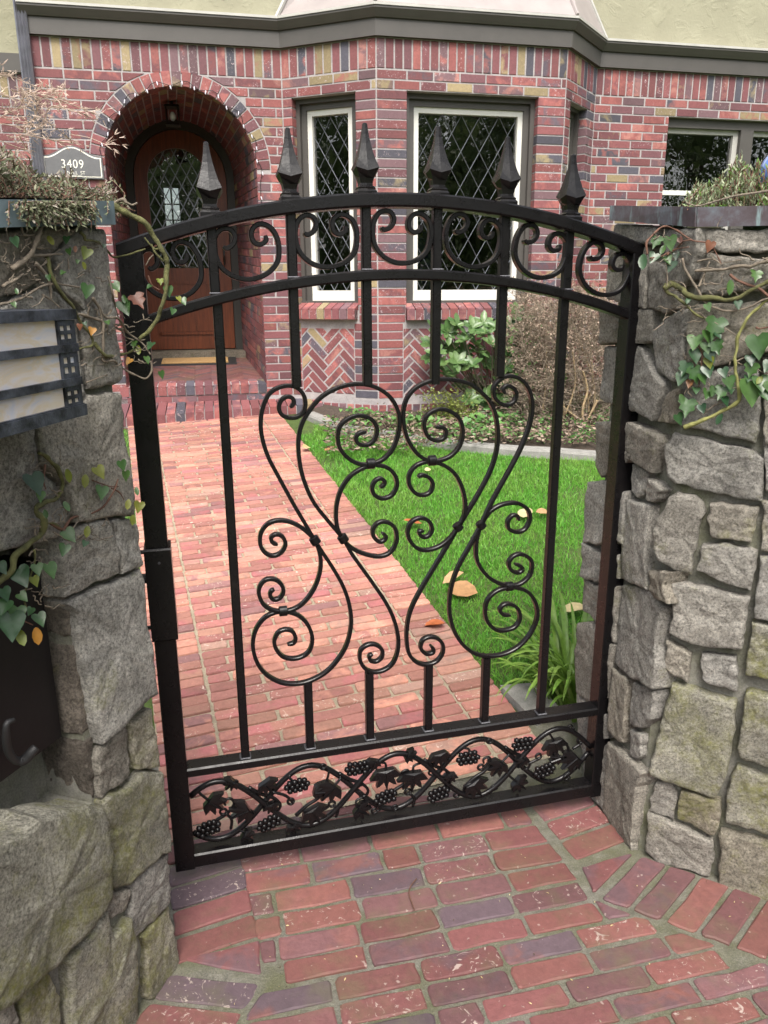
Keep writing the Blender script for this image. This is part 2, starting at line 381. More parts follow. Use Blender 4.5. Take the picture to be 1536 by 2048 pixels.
# ================================================================ GROUND
def terrain():
    xs = list(np.arange(-4, 5.01, .12)); ys = list(np.arange(-.6, 9.01, .12))
    xs = [-200, -60, -20, -8] + xs + [9, 20, 60, 200]; ys = [-200, -60, -20, -6, -2] + ys + [14, 30, 80, 220]
    vs = []; fs = []
    for y in ys:
        for x in xs:
            z = slope_z(y) - .018
            if 2.3 < y < 6.2 and -4 < x < 5: z += .012*noise.noise(V((x*2.2, y*2.2, 0)))
            vs.append((x, y, z - (.03 if y < 1.9 else 0)))
    nx = len(xs)
    for j in range(len(ys)-1):
        for i in range(nx-1): fs.append((j*nx+i, j*nx+i+1, (j+1)*nx+i+1, (j+1)*nx+i))
    return build('ground', vs, fs, M['turf'], smooth=True, kind='structure')
terrain()
# directions: path axis (PD) and across it (PQ)
PD = V((-.316, .949, 0)).normalized(); PQ = V((PD.y, -PD.x, 0))
def pq(q, t, dz=0.0):
    p = PQ*q + PD*t; return V((p.x, p.y, slope_z(p.y) + dz))
Q0, Q1, QL, QR = .19, 1.045, -.015, 1.225      # joint lines and outer edges
def poly_clip(poly, n, d):       # keep points with n.p <= d  (2-D)
    out = []; L = len(poly)
    for i in range(L):
        a = poly[i]; b = poly[(i+1) % L]
        da = n[0]*a[0]+n[1]*a[1]-d; db = n[0]*b[0]+n[1]*b[1]-d
        if da <= 0: out.append(a)
        if (da < 0 < db) or (db < 0 < da):
            t = da/(da-db); out.append((a[0]+(b[0]-a[0])*t, a[1]+(b[1]-a[1])*t))
    return out
def area2(p): return .5*sum(p[i][0]*p[(i+1) % len(p)][1]-p[(i+1) % len(p)][0]*p[i][1] for i in range(len(p)))
def inset(poly, c):
    cx = sum(p[0] for p in poly)/len(poly); cy = sum(p[1] for p in poly)/len(poly); out = []
    for p in poly:
        dx, dy = p[0]-cx, p[1]-cy; L = math.hypot(dx, dy)
        k = max(.3, 1 - c*1.35/max(L, 1e-6)); out.append((cx+dx*k, cy+dy*k))
    return out
def round_poly(poly, r, jit=0.0):
    """cut the corners (worn paving bricks) and waver the edges"""
    out = []; L = len(poly)
    for i in range(L):
        a, b, c = V((*poly[i-1], 0)), V((*poly[i], 0)), V((*poly[(i+1) % L], 0))
        l1 = (a-b).length; l2 = (c-b).length; rr = min(r*random.uniform(.6, 1.3), l1*.35, l2*.35)
        p = b + (a-b).normalized()*rr; q = b + (c-b).normalized()*rr; m = b*.55 + (p+q)*.225
        for z in (p, m, q): out.append((z.x+random.uniform(-jit, jit), z.y+random.uniform(-jit, jit)))
        md = (q + c + (b-c).normalized()*rr)*.5 if l2 > .06 else None
        if md is not None: out.append((md.x+random.uniform(-jit, jit)*1.4, md.y+random.uniform(-jit, jit)*1.4))
    return out
def paver(poly, zf, top, rx=0.0):
    """one paving brick from a 2-D outline; zf(x, y) ground height"""
    cx = sum(p[0] for p in poly)/len(poly); cy = sum(p[1] for p in poly)/len(poly)
    tx, ty = random.uniform(-rx, rx), random.uniform(-rx, rx)
    f = lambda p, dz: (p[0], p[1], zf(p[0], p[1]) + dz + (p[0]-cx)*tx + (p[1]-cy)*ty)
    n = len(poly); ins = inset(poly, .0035)
    vs = [f(p, -.012) for p in poly] + [f(p, top-.003) for p in poly] + [f(p, top) for p in ins]
    fs = [(i, (i+1) % n, n+(i+1) % n, n+i) for i in range(n)] + [(n+i, n+(i+1) % n, 2*n+(i+1) % n, 2*n+i) for i in range(n)] + [tuple(range(2*n, 3*n))]
    return vs, fs
# ---- garden path
path = MB()
T0, T1 = 1.93, 7.1
nseg = 90
for i in range(nseg):
    a, b = T0+(T1-T0)*i/nseg, T0+(T1-T0)*(i+1)/nseg
    path.add([pq(QL+.004, a, -.004), pq(QR-.004, a, -.004), pq(QR-.004, b, -.004), pq(QL+.004, b, -.004)], [(0, 1, 2, 3)])
path_o = path.build('brick_path', M['path_mortar'], kind='structure')
pb = []; pitch = .0585; t = T0+.01; k = 0
while t < T1-.1:
    def row(q0, q1, qs, dz=0):
        q = q0
        for q2 in qs+[q1]:
            if q2-q > .03:
                g1 = random.uniform(.004, .0075)
                P4 = [(q+g1, t+.005), (q2-g1, t+.005), (q2-g1, t+pitch-.0055), (q+g1, t+pitch-.0055)]
                P4 = [(a+random.uniform(-.0015, .0015), b+random.uniform(-.002, .002)) for a, b in P4]
                pb.append([pq(a, b) for a, b in P4])
            q = q2
    o = (k % 2)*.105 + random.uniform(-.012, .012)
    row(Q0, Q1, [q for q in (Q0+o+.213*j for j in range(0, 6)) if Q0+.03 < q < Q1-.03])
    row(QL, Q0, []); row(Q1, QR, [])
    t += pitch; k += 1
# nearest 300 as single bricks
pb.sort(key=lambda P: sum((p.xy.length for p in P)))
stuff = MB()
for i, P in enumerate(pb):
    zf = lambda x, y: slope_z(y)
    pl = [(p.x, p.y) for p in P]
    if area2(pl) < 0: pl.reverse()
    vs, fs = paver(round_poly(pl, .009, .0015), zf, .005+random.uniform(-.002, .0025), .02)
    if i < 300: build('brick', vs, fs, M['path_brick'], path_o)
    else: stuff.add(vs, fs, 0, random.random())
stuff.build('brick', M['path_brick'], path_o, kind='stuff', rnd=True)
# ---- landing in front of the gate
LW0 = V((-.496, 1.451, 0)); LWD = V((-.325, -.945, 0)).normalized()      # left wall foot, running towards the viewer
RW0 = V((.692, 1.804, 0)); RWD = V((.867-.692, 1.705-1.804, 0)).normalized()  # right splay
land = MB(); land.add([(-2.2, -2.6, 0), (3.2, -2.6, 0), (3.2, 1.96, 0), (-2.2, 1.96, 0)], [(0, 1, 2, 3)])
for y0_, y1_ in ((1.96, 2.0), (2.0, 2.45)): land.add([(-.8, y0_, slope_z(y0_)-.006*(y0_ > 1.97)), (1.0, y0_, slope_z(y0_)-.006*(y0_ > 1.97)), (1.0, y1_, slope_z(y1_)-.006), (-.8, y1_, slope_z(y1_)-.006)], [(0, 1, 2, 3)])
land_o = land.build('brick_pavement', M['pave_mortar'], kind='structure')
flat = lambda x, y: 0.0
rn = rad(13.2); RU = V((math.cos(rn), math.sin(rn), 0)); RV = V((-math.sin(rn), math.cos(rn), 0))
lt = V((-.276, 1.386, 0)); rt = V((.539, 1.625, 0))        # turning points of the inner joint lines
def half(p, d, side):   # half plane through p along d; keep the side on which 'side' lies
    n = V((-d.y, d.x, 0));  n = n if (side-p).dot(n) < 0 else -n
    return (n.x, n.y), n.dot(p)
inside = V((.1, 1.2, 0)); g2 = .004
HPs_up = [half(lt, PD, V((.2, 1.7, 0))), half(rt, PD, V((.2, 1.7, 0)))]
HPs_lo = [half(lt, LWD, inside), half(rt, RWD, inside)]
seam_z = rt.dot(RV)
land_bricks = []
v = 2.02; r = 0
while v > .2:
    vp = .062+.023*max(0, min(1, (v-1.25)/.6))
    off = (r % 2)*.1 + random.uniform(-.01, .01)
    u = -2.0 + off
    while u < 2.4:
        L = .199 if random.random() > .08 else .103
        a, b = u+.005, u+L-.005
        pts = [(RU*x + RV*y) for x, y in ((a, v-vp+.0054), (b, v-vp+.0054), (b, v-.0054), (a, v-.0054))]
        pl = [(p.x, p.y) for p in pts]
        hps = HPs_up if v-vp/2 > seam_z-.02 else HPs_lo
        hps = hps + [((PD.x, PD.y), T0+.012)]
        for n, d in hps: 
            if len(pl) > 2: pl = poly_clip(pl, n, d-.006)
        if len(pl) > 2 and abs(area2(pl)) > .0020: land_bricks.append(pl)
        u += L
    v -= vp; r += 1
# border columns beside the opening and the bricks fanned along the splayed walls
for q0, q1, tend in ((QL, Q0, LW0.dot(PD)+.0), (Q1, QR+.02, RW0.dot(PD)+.0)):
    tt = T0
    while tt-.0845 > tend-.03:
        skew = .25*.0845 if q0 < 0 else .0
        pl = [PQ*a + PD*b for a, b in ((q0+.007, tt-.0845+.006), (q1-.006, tt-.0845+.006+.02), (q1-.006, tt-.006+.02), (q0+.007, tt-.006))]
        land_bricks.append([(p.x, p.y) for p in pl]); tt -= .0845
def fan(p_in, p_wall, d_in, n, w0, mirror=False):
    for i in range(n):
        a0, a1 = i*w0+.007, (i+1)*w0-.007
        wl = p_wall + d_in*(a0) ; wl2 = p_wall + d_in*(a1)
        il = p_in + d_in*(a0*1.0+.002); il2 = p_in + d_in*(a1*1.0+.002)
        dirw = (p_in-p_wall).normalized()
        wl += dirw*.018; wl2 += dirw*.018; il -= dirw*.008; il2 -= dirw*.008
        land_bricks.append([(p.x, p.y) for p in (il, il2, wl2, wl)])
fan(rt, RW0 + RWD*.02 , RWD, 13, .079)
fan(lt, LW0 + LWD*.04, LWD, 13, .079)
# wedge brick at the right turn
for q_in, q_w, T_, tp in ((Q1+.006, QR-.012, RW0.dot(PD), rt), (Q0-.006, QL+.02, LW0.dot(PD), lt)):
    a_, b_, c_ = PQ*q_in+PD*(T_-.012), PQ*q_w+PD*(T_-.012), tp+PD*.02 + PQ*(.004 if q_w > q_in else -.004)
    land_bricks.append([(p.x, p.y) for p in (a_, b_, c_)])
for pl in land_bricks:
    if area2(pl) < 0: pl = pl[::-1]
    vs, fs = paver(round_poly(pl, .010, .0022), flat, .0058+random.uniform(-.002, .002), .015)
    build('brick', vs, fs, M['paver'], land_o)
# ---- concrete kerb between lawn and bed, flag beside the path
kerb_px = [(640, 838), (690, 862), (760, 871), (860, 886), (980, 900), (1100, 909), (1250, 917)]
kp = [on_ground(*p) for p in kerb_px]; kp = [V((p.x, p.y, slope_z(p.y))) for p in kp]
kp[0] = kp[0] + V((-.1, .1, 0)); kp += [V((3.2, kp[-1].y-.25, slope_z(kp[-1].y)))]
kk = catmull(kp, 5); kb = MB(); prof = [(-.05, -.05), (-.05, .035), (-.04, .05), (.05, .055), (.06, .045), (.06, -.05)]
ring = []
for i, p in enumerate(kk):
    tdir = (kk[min(i+1, len(kk)-1)]-kk[max(i-1, 0)]); tdir.z = 0; tdir.normalize(); nn = V((-tdir.y, tdir.x, 0))
    jit = .006*noise.noise(p*3)
    ring.append([p + nn*(a*.95) + V((0, 0, b-.012+jit)) for a, b in prof])
for a, b in zip(ring, ring[1:]):
    kb.add(a+b, [(i, i+1, 7+i-1+0, 6+i) if False else (i, i+1, 6+i+1, 6+i) for i in range(5)])
kb.build('kerb', M['concrete'], smooth=False, kind='structure')
bed = MB(); 
bp = [p + V((0, .05, .028)) for p in kk]; far = [V((p.x-.3*0, p.y+2.2, slope_z(p.y)+.16)) for p in kk]; mid = [V((p.x, p.y+.35, slope_z(p.y)+.075)) for p in kk]
for A, B in ((bp, mid), (mid, far)):
    for i in range(len(bp)-1): bed.add([A[i], A[i+1], B[i+1], B[i]], [(0, 1, 2, 3)])
bed.build('flower_bed', M['soil'], kind='structure')
fl = MB(); fpx = [(1000, 1378), (1075, 1372), (1120, 1425), (1075, 1450), (1048, 1428)]
fp = [on_ground(*p) for p in fpx]; fp = [V((p.x, p.y, slope_z(p.y)+.004)) for p in fp]
fl.prism([p-V((0, 0, .05)) for p in fp][::-1], [p+V((0, 0, .012)) for p in fp][::-1])
reg(fl.build('stone_flag', M['concrete']), 'flat grey concrete flag at the path edge beside the daylilies', 'paving slab')

# ================================================================ HOUSE
yh = rad(12.0); E1 = V((math.cos(yh), math.sin(yh), 0)); E2 = V((-math.sin(yh), math.cos(yh), 0)); HO = V((-.042, 6.489, 0))
def hp(a, b): p = HO + E1*a + E2*b; return (p.x, p.y)
def h3(a, b, z): p = HO + E1*a + E2*b; return V((p.x, p.y, z))
OUT = -E2
FW = {'left': (Frame(hp(-2.51, .45), E1, OUT), 1.839), 'diag_left': (Frame(hp(-.671, .45), V(hp(0, 0)+(0,))-V(hp(-.671, .45)+(0,)), OUT), .808),
      'front': (Frame(hp(0, 0), E1, OUT), 1.543), 'diag_right': (Frame(hp(1.543, 0), V(hp(2.018, .455)+(0,))-V(hp(1.543, 0)+(0,)), OUT), .658),
      'right': (Frame(hp(2.018, .455), E1, OUT), 2.4), 'far_left': (Frame(hp(-4.6, 1.56), E1, OUT), 2.1)}
house = thing('brick_house', h3(.3, 1.0, .5), 'red clinker brick house with arched porch and leaded bay window behind the iron gate', 'house')
ZT = 3.334; ZS = 3.123; COURSE = .069; ZB = .40
AC = 2.51-1.48; AR = .585; AZ = 2.457; ARE = AR+.105      # porch arch on the left wall (u, radius, springing)
OPEN = {'left': [], 'diag_left': [(.08, .637, 1.36, 2.985)], 'front': [(.236, 1.315, 1.36, 2.985)], 'diag_right': [(.10, .49, 1.36, 2.985)],
        'right': [(.715, 2.6, 1.2, 2.985)], 'far_left': []}
PANEL = {'diag_left': (.10, .598, .668, 1.217), 'front': (.212, 1.31, .662, 1.217)}
bricks = []      # (wall, frame, poly, proud, depth)
def addb(wall, poly, proud=.0035, depth=.10, fr=None):
    if len(poly) > 2 and abs(area2(poly)) > .0006:
        if area2(poly) < 0: poly = poly[::-1]
        bricks.append((wall, fr or FW[wall][0], poly, proud+random.uniform(-.0015, .002), depth))
def rect(u0, u1, z0, z1): return [(u0, z0), (u1, z0), (u1, z1), (u0, z1)]
def fill(wall, L, z0, z1, openings, off=0.0, arch=False, u00=0.0):
    k = 0; z = z1
    while z - COURSE > z0 - .02:
        a, b = z-COURSE+.0057, z-.0057; zc = (a+b)/2
        iv = [(u00, L)]
        ops = [(o[0], o[1]) for o in openings if o[2]-.005 < zc < o[3]+.005]
        if arch and zc < AZ: ops.append((AC-AR, AC+AR))
        for o in ops:
            nv = []
            for s, e in iv:
                if o[1] <= s or o[0] >= e: nv.append((s, e)); continue
                if o[0] > s: nv.append((s, o[0]+.0085))
                if o[1] < e: nv.append((o[1]-.0085, e))
            iv = nv
        for s, e in iv:
            wd = e-s
            if wd < .255:
                cuts = [] if (k % 2 == 0 or wd < .17) else [s+wd*.5]
                if wall in ('front', 'diag_left') : cuts = []
            else:
                o = off + (k % 2)*.105
                cuts = [c for c in (o+.21*j for j in range(-2, 40)) if s+.035 < c < e-.035]
            p = s
            for c in cuts+[e]:
                poly = rect(p+.0057, c-.0057, a, b)
                if arch and zc > AZ-.02:
                    pts = [math.hypot(x-AC, y-AZ) for x, y in poly]
                    if max(pts) < ARE+.004: p = c; continue
                    if min(pts) < ARE+.008 or abs((p+c)/2-AC) < .12 and b < AZ+ARE+.01:
                        far = max(poly, key=lambda q: math.hypot(q[0]-AC, q[1]-AZ)); 
                        # nearest tangent: keep the outside of the ring
                        cxm = sum(q[0] for q in poly)/4-AC; czm = sum(q[1] for q in poly)/4-AZ; l = math.hypot(cxm, czm)
                        nx, nz = cxm/l, czm/l
                        poly = poly_clip(poly, (-nx, -nz), -(nx*AC+nz*AZ+ARE+.008))
                addb(wall, poly); p = c
        z -= COURSE; k += 1
def soldiers(wall, L, z0, z1, u0=0.0, w=.0705, proud=.0035, depth=.10):
    n = max(1, round((L-u0)/w)); ww = (L-u0)/n
    for i in range(n): addb(wall, rect(u0+i*ww+.006, u0+(i+1)*ww-.006, z0+.006, z1-.004), proud, depth)
def herring(wall, box):
    u0, u1, z0, z1 = box; Lb, Wb = .212, .0665; c = math.sqrt(.5)
    # classic 90 degree herringbone turned by 45 degrees
    n = 14
    for i in range(-n, n):
        for j in range(-n, n):
            for hv in (0, 1):
                # unit cell of the herringbone: horizontal brick at (x, y), vertical brick beside it
                bx = j*Wb*1 + i*(Lb+0) ; by = j*Wb - 0
                x0, y0 = (i*(Lb+Wb*0) , 0)
                X = j*Wb + i*Lb*1.0; Y = j*Wb - i*Lb*1.0
                if hv == 0: r = (X, Y, X+Lb, Y+Wb)
                else: r = (X+Lb-0, Y, X+Lb+Wb, Y+Lb) if False else (X, Y+Wb, X+Wb, Y+Wb+Lb)
                g = .006
                q = [(r[0]+g, r[1]+g), (r[2]-g, r[1]+g), (r[2]-g, r[3]-g), (r[0]+g, r[3]-g)]
                q = [((x-y)*c + (u0+u1)/2, (x+y)*c + z0-.05) for x, y in q]
                for nn, d in (((-1, 0), -u0-.004), ((1, 0), u1-.004), ((0, -1), -z0-.004), ((0, 1), z1-.004)):
                    if len(q) > 2: q = poly_clip(q, nn, d)
                if len(q) > 2 and abs(area2(q)) > .0012: addb(wall, q, .003)
for wname, (fr, L) in FW.items():
    if wname == 'far_left':
        soldiers(wname, L, 3.137, ZT); fill(wname, L, 2.2, 3.137, []); continue
    soldiers(wname, L, ZS, ZT)
    ops = list(OPEN[wname])
    if wname in PANEL:
        pn = PANEL[wname]; ops += [(pn[0]-.004, pn[1]+.004, pn[2], pn[3]+.004)]
        sl0, sl1 = (ops[0][0]-.01, ops[0][1]+.01); ops.append((sl0, sl1, 1.285, 1.36))
        herring(wname, pn)
    zlow = .60 if wname in ('diag_left', 'front', 'diag_right', 'right') else .62
    fill(wname, L, zlow, ZS, ops, off={'left': .0, 'right': .05}.get(wname, .03), arch=(wname == 'left'))
    if zlow == .60: soldiers(wname, L, .48, .592, w=.074)
# arch ring
nr = 27
for i in range(nr):
    a0 = PI*i/nr+.008; a1 = PI*(i+1)/nr-.008
    addb('left', [(AC+AR*math.cos(a0)-.0*a0, AZ+AR*math.sin(a0)), (AC+ARE*math.cos(a0), AZ+ARE*math.sin(a0)), (AC+ARE*math.cos(a1), AZ+ARE*math.sin(a1)), (AC+AR*math.cos(a1), AZ+AR*math.sin(a1))], .005, .12)
# mortar sheets (one wall part each) with their openings
wall_part = {}
for wname, (fr, L) in FW.items():
    z0 = 2.0 if wname == 'far_left' else ZB
    hs = [(o[0], o[1], o[2], o[3]) for o in OPEN[wname]]
    mb = MB(); outer = rect(0, L, z0, ZT+.05)
    holes = [rect(*o)[::-1] for o in hs]
    if wname == 'left':
        arc = [(AC+AR*math.cos(PI*i/24), AZ+AR*math.sin(PI*i/24)) for i in range(25)]
        outer = [(0, z0), (AC-AR, z0)] + arc[::-1] + [(AC+AR, z0), (L, z0), (L, ZT+.05), (0, ZT+.05)]
    if wname == 'right' and hs: outer = [(0, z0), (L, z0), (L, hs[0][2]), (hs[0][0], hs[0][2]), (hs[0][0], hs[0][3]), (L, hs[0][3]), (L, ZT+.05), (0, ZT+.05)]; holes = []
    loops = [outer] + holes
    flat3 = [[V((x, y, 0)) for x, y in l] for l in loops]
    tri = tessellate_polygon(flat3); allp = [q for l in loops for q in l]
    mb.add([fr.p(x, y, 0) for x, y in allp], [tuple(t) for t in tri])
    for l in loops[1:]:
        for i in range(len(l)):
            p, q = l[i], l[(i+1) % len(l)]
            mb.add([fr.p(p[0], p[1], 0), fr.p(q[0], q[1], 0), fr.p(q[0], q[1], -.2), fr.p(p[0], p[1], -.2)], [(0, 1, 2, 3)])
    if wname == 'right':
        o = hs[0]
        for (a, b) in (((o[0], o[2]), (o[0], o[3])), ((o[0], o[3]), (o[1], o[3]))):
            mb.add([fr.p(*a, 0), fr.p(*b, 0), fr.p(*b, -.2), fr.p(*a, -.2)], [(0, 1, 2, 3)])
    wall_part[wname] = mb.build('wall', M['mortar'], house)
# choose the 300 bricks that show largest
def brick_geo(fr, poly, proud, depth, ch=.0035):
    n = len(poly); ins = inset(poly, ch)
    vs = [fr.p(x, z, proud-depth) for x, z in poly] + [fr.p(x, z, proud-ch) for x, z in poly] + [fr.p(x, z, proud) for x, z in ins]
    fs = [(i, (i+1) % n, n+(i+1) % n, n+i) for i in range(n)] + [(n+i, n+(i+1) % n, 2*n+(i+1) % n, 2*n+i) for i in range(n)] + [tuple(range(2*n, 3*n))]
    return vs, fs
def visible_size(b):
    w_, fr, poly, pr, dp = b
    cx = sum(p[0] for p in poly)/len(poly); cz = sum(p[1] for p in poly)/len(poly); P = fr.p(cx, cz)
    d = P-EYE; dd = d.dot(_F); x = 768+FPX*d.dot(_R)/dd; y = 1024-FPX*d.dot(_U)/dd
    if not (0 < x < 1536 and 0 < y < 2048): return 0
    if x < 240 and y > 330 or x > 1215 and y > 430: return 0          # behind the pillars
    if w_ == 'vault': return 0
    return abs(area2(poly))*abs(fr.n.dot(d.normalized()))/d.length_squared
order = sorted(range(len(bricks)), key=lambda i: -visible_size(bricks[i])); single = set(order[:300])
cache = {}; acc = {}
def emit(i, b):
    wn, fr, poly, proud, depth = b
    if i in single:
        r4 = len(poly) == 4 and abs(poly[0][1]-poly[1][1]) < 1e-6 and abs(poly[1][0]-poly[2][0]) < 1e-6
        if r4:
            wd, ht = round(poly[1][0]-poly[0][0], 4), round(poly[2][1]-poly[1][1], 4); key = (wd, ht, depth)
            if key not in cache:
                f0 = Frame((0, 0), (1, 0), (0, -1)); vs, fs = brick_geo(f0, rect(-wd/2, wd/2, -ht/2, ht/2), 0, depth)
                me = bpy.data.meshes.new('brick'); me.from_pydata([tuple(v) for v in vs], [], fs); me.materials.append(M['brick']); cache[key] = me
            c = fr.p((poly[0][0]+poly[1][0])/2, (poly[0][1]+poly[2][1])/2, proud)
            mx = Matrix((fr.d, -fr.n, V((0, 0, 1)))).transposed().to_4x4(); mx.translation = c
            link_mesh('brick', cache[key], wall_part[wn], mx)
        else:
            vs, fs = brick_geo(fr, poly, proud, depth); build('brick', vs, fs, M['brick'], wall_part[wn])
    else:
        vs, fs = brick_geo(fr, poly, proud, depth); acc.setdefault(wn, MB()).add(vs, fs, 0, random.random())
for i, b in enumerate(bricks): emit(i, b)
for wn, mb in acc.items(): mb.build('brick', M['brick'], wall_part[wn], kind='stuff', rnd=True)
# sloping brick sills
def sill(wname, u0, u1, zb, zf, zk, out):
    fr = FW[wname][0]; base = MB(); base.fbox(fr, u0+.004, u1-.004, zb+.004, zf-.012, -.12, out-.008)
    so_ = base.build('sill', M['mortar'], house); n = round((u1-u0)/.073); ww = (u1-u0)/n
    for i in range(n):
        a, b = u0+i*ww+.004, u0+(i+1)*ww-.004; m = MB(); dj = random.uniform(-.002, .002)
        lo = [fr.p(a, zb, -.02), fr.p(b, zb, -.02), fr.p(b, zb, out+dj), fr.p(a, zb, out+dj)]
        hi = [fr.p(a, zk, -.10), fr.p(b, zk, -.10), fr.p(b, zf, out+dj), fr.p(a, zf, out+dj)]
        m.box8([lo[3], lo[2], lo[1], lo[0], hi[3], hi[2], hi[1], hi[0]]); m.build('brick', M['brick'], so_)
sill('diag_left', .07, .632, 1.29, 1.375, 1.435, .065); sill('front', .228, 1.325, 1.283, 1.372, 1.43, .065); sill('diag_right', .09, .50, 1.283, 1.372, 1.43, .065)
# leaded casements
def window(wname, o, fw, sw, dx, dz, recess=.13, cell=True):
    fr = FW[wname][0]; u0, u1, z0, z1 = o; m = MB()
    zl = z0+.072
    for a, b, c, d in ((u0, u0+fw, zl, z1), (u1-fw, u1, zl, z1), (u0+fw, u1-fw, z1-fw, z1), (u0, u1, z0+.02, zl)): m.fbox(fr, a, b, c, d, -recess-.06, -recess+.028)
    for a, b, c, d in ((u0, u0+fw*.45, zl, z1), (u1-fw*.45, u1, zl, z1), (u0+fw*.45, u1-fw*.45, z1-fw*.45, z1)): m.fbox(fr, a, b, c, d, -recess+.0285, -recess+.062)
    m.fbox(fr, u0, u1, zl-.02, zl+.004, -recess+.0285, -recess+.07)
    wo = m.build('window', M['taupe'], house)
    a, b, c, d = u0+fw, u1-fw, zl+.004, z1-fw; s = MB()
    bt = sw*2.0
    for x0, x1, y0, y1 in ((a, a+sw, c, d), (b-sw, b, c, d), (a+sw, b-sw, d-sw, d), (a+sw, b-sw, c, c+bt)): s.fbox(fr, x0, x1, y0, y1, -recess-.035, -recess+.012)
    s.build('sash', M['white'], wo)
    gu0, gu1, gz0, gz1 = a+sw, b-sw, c+bt, d-sw
    g = MB(); P = fr.p; g.add([P(gu0-.004, gz0-.004, -recess-.022), P(gu1+.004, gz0-.004, -recess-.022), P(gu1+.004, gz1+.004, -recess-.022), P(gu0-.004, gz1+.004, -recess-.022)], [(0, 1, 2, 3)])
    g.build('pane', M['glass'], wo)
    l = MB()
    def came(p, q):
        d_ = V((q[0]-p[0], q[1]-p[1], 0)); 
        if d_.length < .01: return
        n_ = V((-d_.y, d_.x, 0)).normalized()*.0034
        A = [(p[0]+n_.x, p[1]+n_.y), (q[0]+n_.x, q[1]+n_.y), (q[0]-n_.x, q[1]-n_.y), (p[0]-n_.x, p[1]-n_.y)]
        w1, w2 = -recess-.0215, -recess-.0155
        B = [(p[0], p[1]), (q[0], q[1])]
        l.add([P(*A[0], w1), P(*A[1], w1), P(*A[2], w1), P(*A[3], w1), P(*B[0], w2), P(*B[1], w2)], [(0, 1, 5, 4), (4, 5, 2, 3), (0, 4, 3), (1, 2, 5)])
    if cell:
        for sgn in (1, -1):
            k = -30
            while k < 60:
                # line u = gu0 + k*dx + sgn*dx/dz*(z-gz0)
                sl_ = sgn*dx/dz; pts = []
                uA, uB = gu0 + k*dx + .3*dx, gu0 + k*dx + .3*dx + sl_*(gz1-gz0)
                p, q = [uA, gz0], [uB, gz1]
                # clip in u
                def cl(p, q):
                    t0, t1 = 0.0, 1.0; du = q[0]-p[0]
                    for lim, s_ in ((gu0, 1), (gu1, -1)):
                        f0 = s_*(p[0]-lim); f1 = s_*(q[0]-lim)
                        if f0 < 0 and f1 < 0: return None
                        if f0 < 0: t0 = max(t0, f0/(f0-f1))
                        if f1 < 0: t1 = min(t1, f0/(f0-f1))
                    if t0 >= t1: return None
                    return [(p[0]+du*t, p[1]+(q[1]-p[1])*t) for t in (t0, t1)]
                c_ = cl(p, q)
                if c_: came(*c_)
                k += 1
        l.build('leading', M['lead'], wo)
    return wo, fr, (gu0, gu1, gz0, gz1)
window('diag_left', OPEN['diag_left'][0], .078, .042, .115, .19)
window('front', OPEN['front'][0], .084, .042, .158, .268)
window('diag_right', OPEN['diag_right'][0], .07, .035, .11, .19)
# plain two-light window on the right
fr = FW['right'][0]; o = OPEN['right'][0]; m = MB(); rc = .10
u0, z0, z1 = o[0], o[2], o[3]
MUL = (1.487, 1.617)
for a, b, c, d in ((u0, 2.6, z1-.075, z1), (u0, u0+.012, z0, z1-.075), (MUL[0], MUL[1], z0, z1-.075)): m.fbox(fr, a, b, c, d, -rc-.06, -rc+.05)
wo = m.build('window', M['taupe'], house)
for a, b in ((u0+.012, MUL[0]), (MUL[1], 2.5)):
    s = MB(); zt = z1-.075
    s.fbox(fr, a, b, zt-.04, zt, -rc-.05, -rc+.01); s.fbox(fr, b-.05, b, z0, zt-.04, -rc-.05, -rc+.01); s.fbox(fr, a, a+.012, z0, zt-.04, -rc-.05, -rc+.01)
    s.build('sash', M['taupe_edge'], wo)
    s = MB(); s.fbox(fr, a+.012, b-.05, 2.352, 2.392, -rc-.045, -rc+.008); s.build('meeting_rail', M['white'], wo)
    g = MB(); g.add([fr.p(a+.008, z0, -rc-.02), fr.p(b-.046, z0, -rc-.02), fr.p(b-.046, zt-.036, -rc-.02), fr.p(a+.008, zt-.036, -rc-.02)], [(0, 1, 2, 3)]); g.build('pane', M['glass'], wo)
# dark rooms behind the glass
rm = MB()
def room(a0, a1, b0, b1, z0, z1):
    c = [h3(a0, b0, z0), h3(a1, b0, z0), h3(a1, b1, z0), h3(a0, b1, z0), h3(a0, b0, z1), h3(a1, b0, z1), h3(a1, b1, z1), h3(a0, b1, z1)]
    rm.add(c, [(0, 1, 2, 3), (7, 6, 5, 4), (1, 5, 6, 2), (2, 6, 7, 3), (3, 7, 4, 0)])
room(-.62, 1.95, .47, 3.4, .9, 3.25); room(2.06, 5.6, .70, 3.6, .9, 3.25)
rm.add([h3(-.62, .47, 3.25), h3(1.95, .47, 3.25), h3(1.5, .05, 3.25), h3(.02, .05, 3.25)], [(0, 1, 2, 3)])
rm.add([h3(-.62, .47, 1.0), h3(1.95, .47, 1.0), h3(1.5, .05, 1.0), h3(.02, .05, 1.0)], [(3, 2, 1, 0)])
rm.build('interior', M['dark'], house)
cu = MB()
for i in range(9):
    a = .30+i*.035; b = .62+.03*math.sin(i*2.1)
    cu.add([h3(a, b, 1.2), h3(a+.035, .62+.03*math.sin((i+1)*2.1), 1.2), h3(a+.035, .62+.03*math.sin((i+1)*2.1), 1.98+.05*math.sin(i)), h3(a, b, 1.98+.05*math.sin(i))], [(0, 1, 2, 3)])
cu.build('curtain', M['curtain'], house, smooth=True)
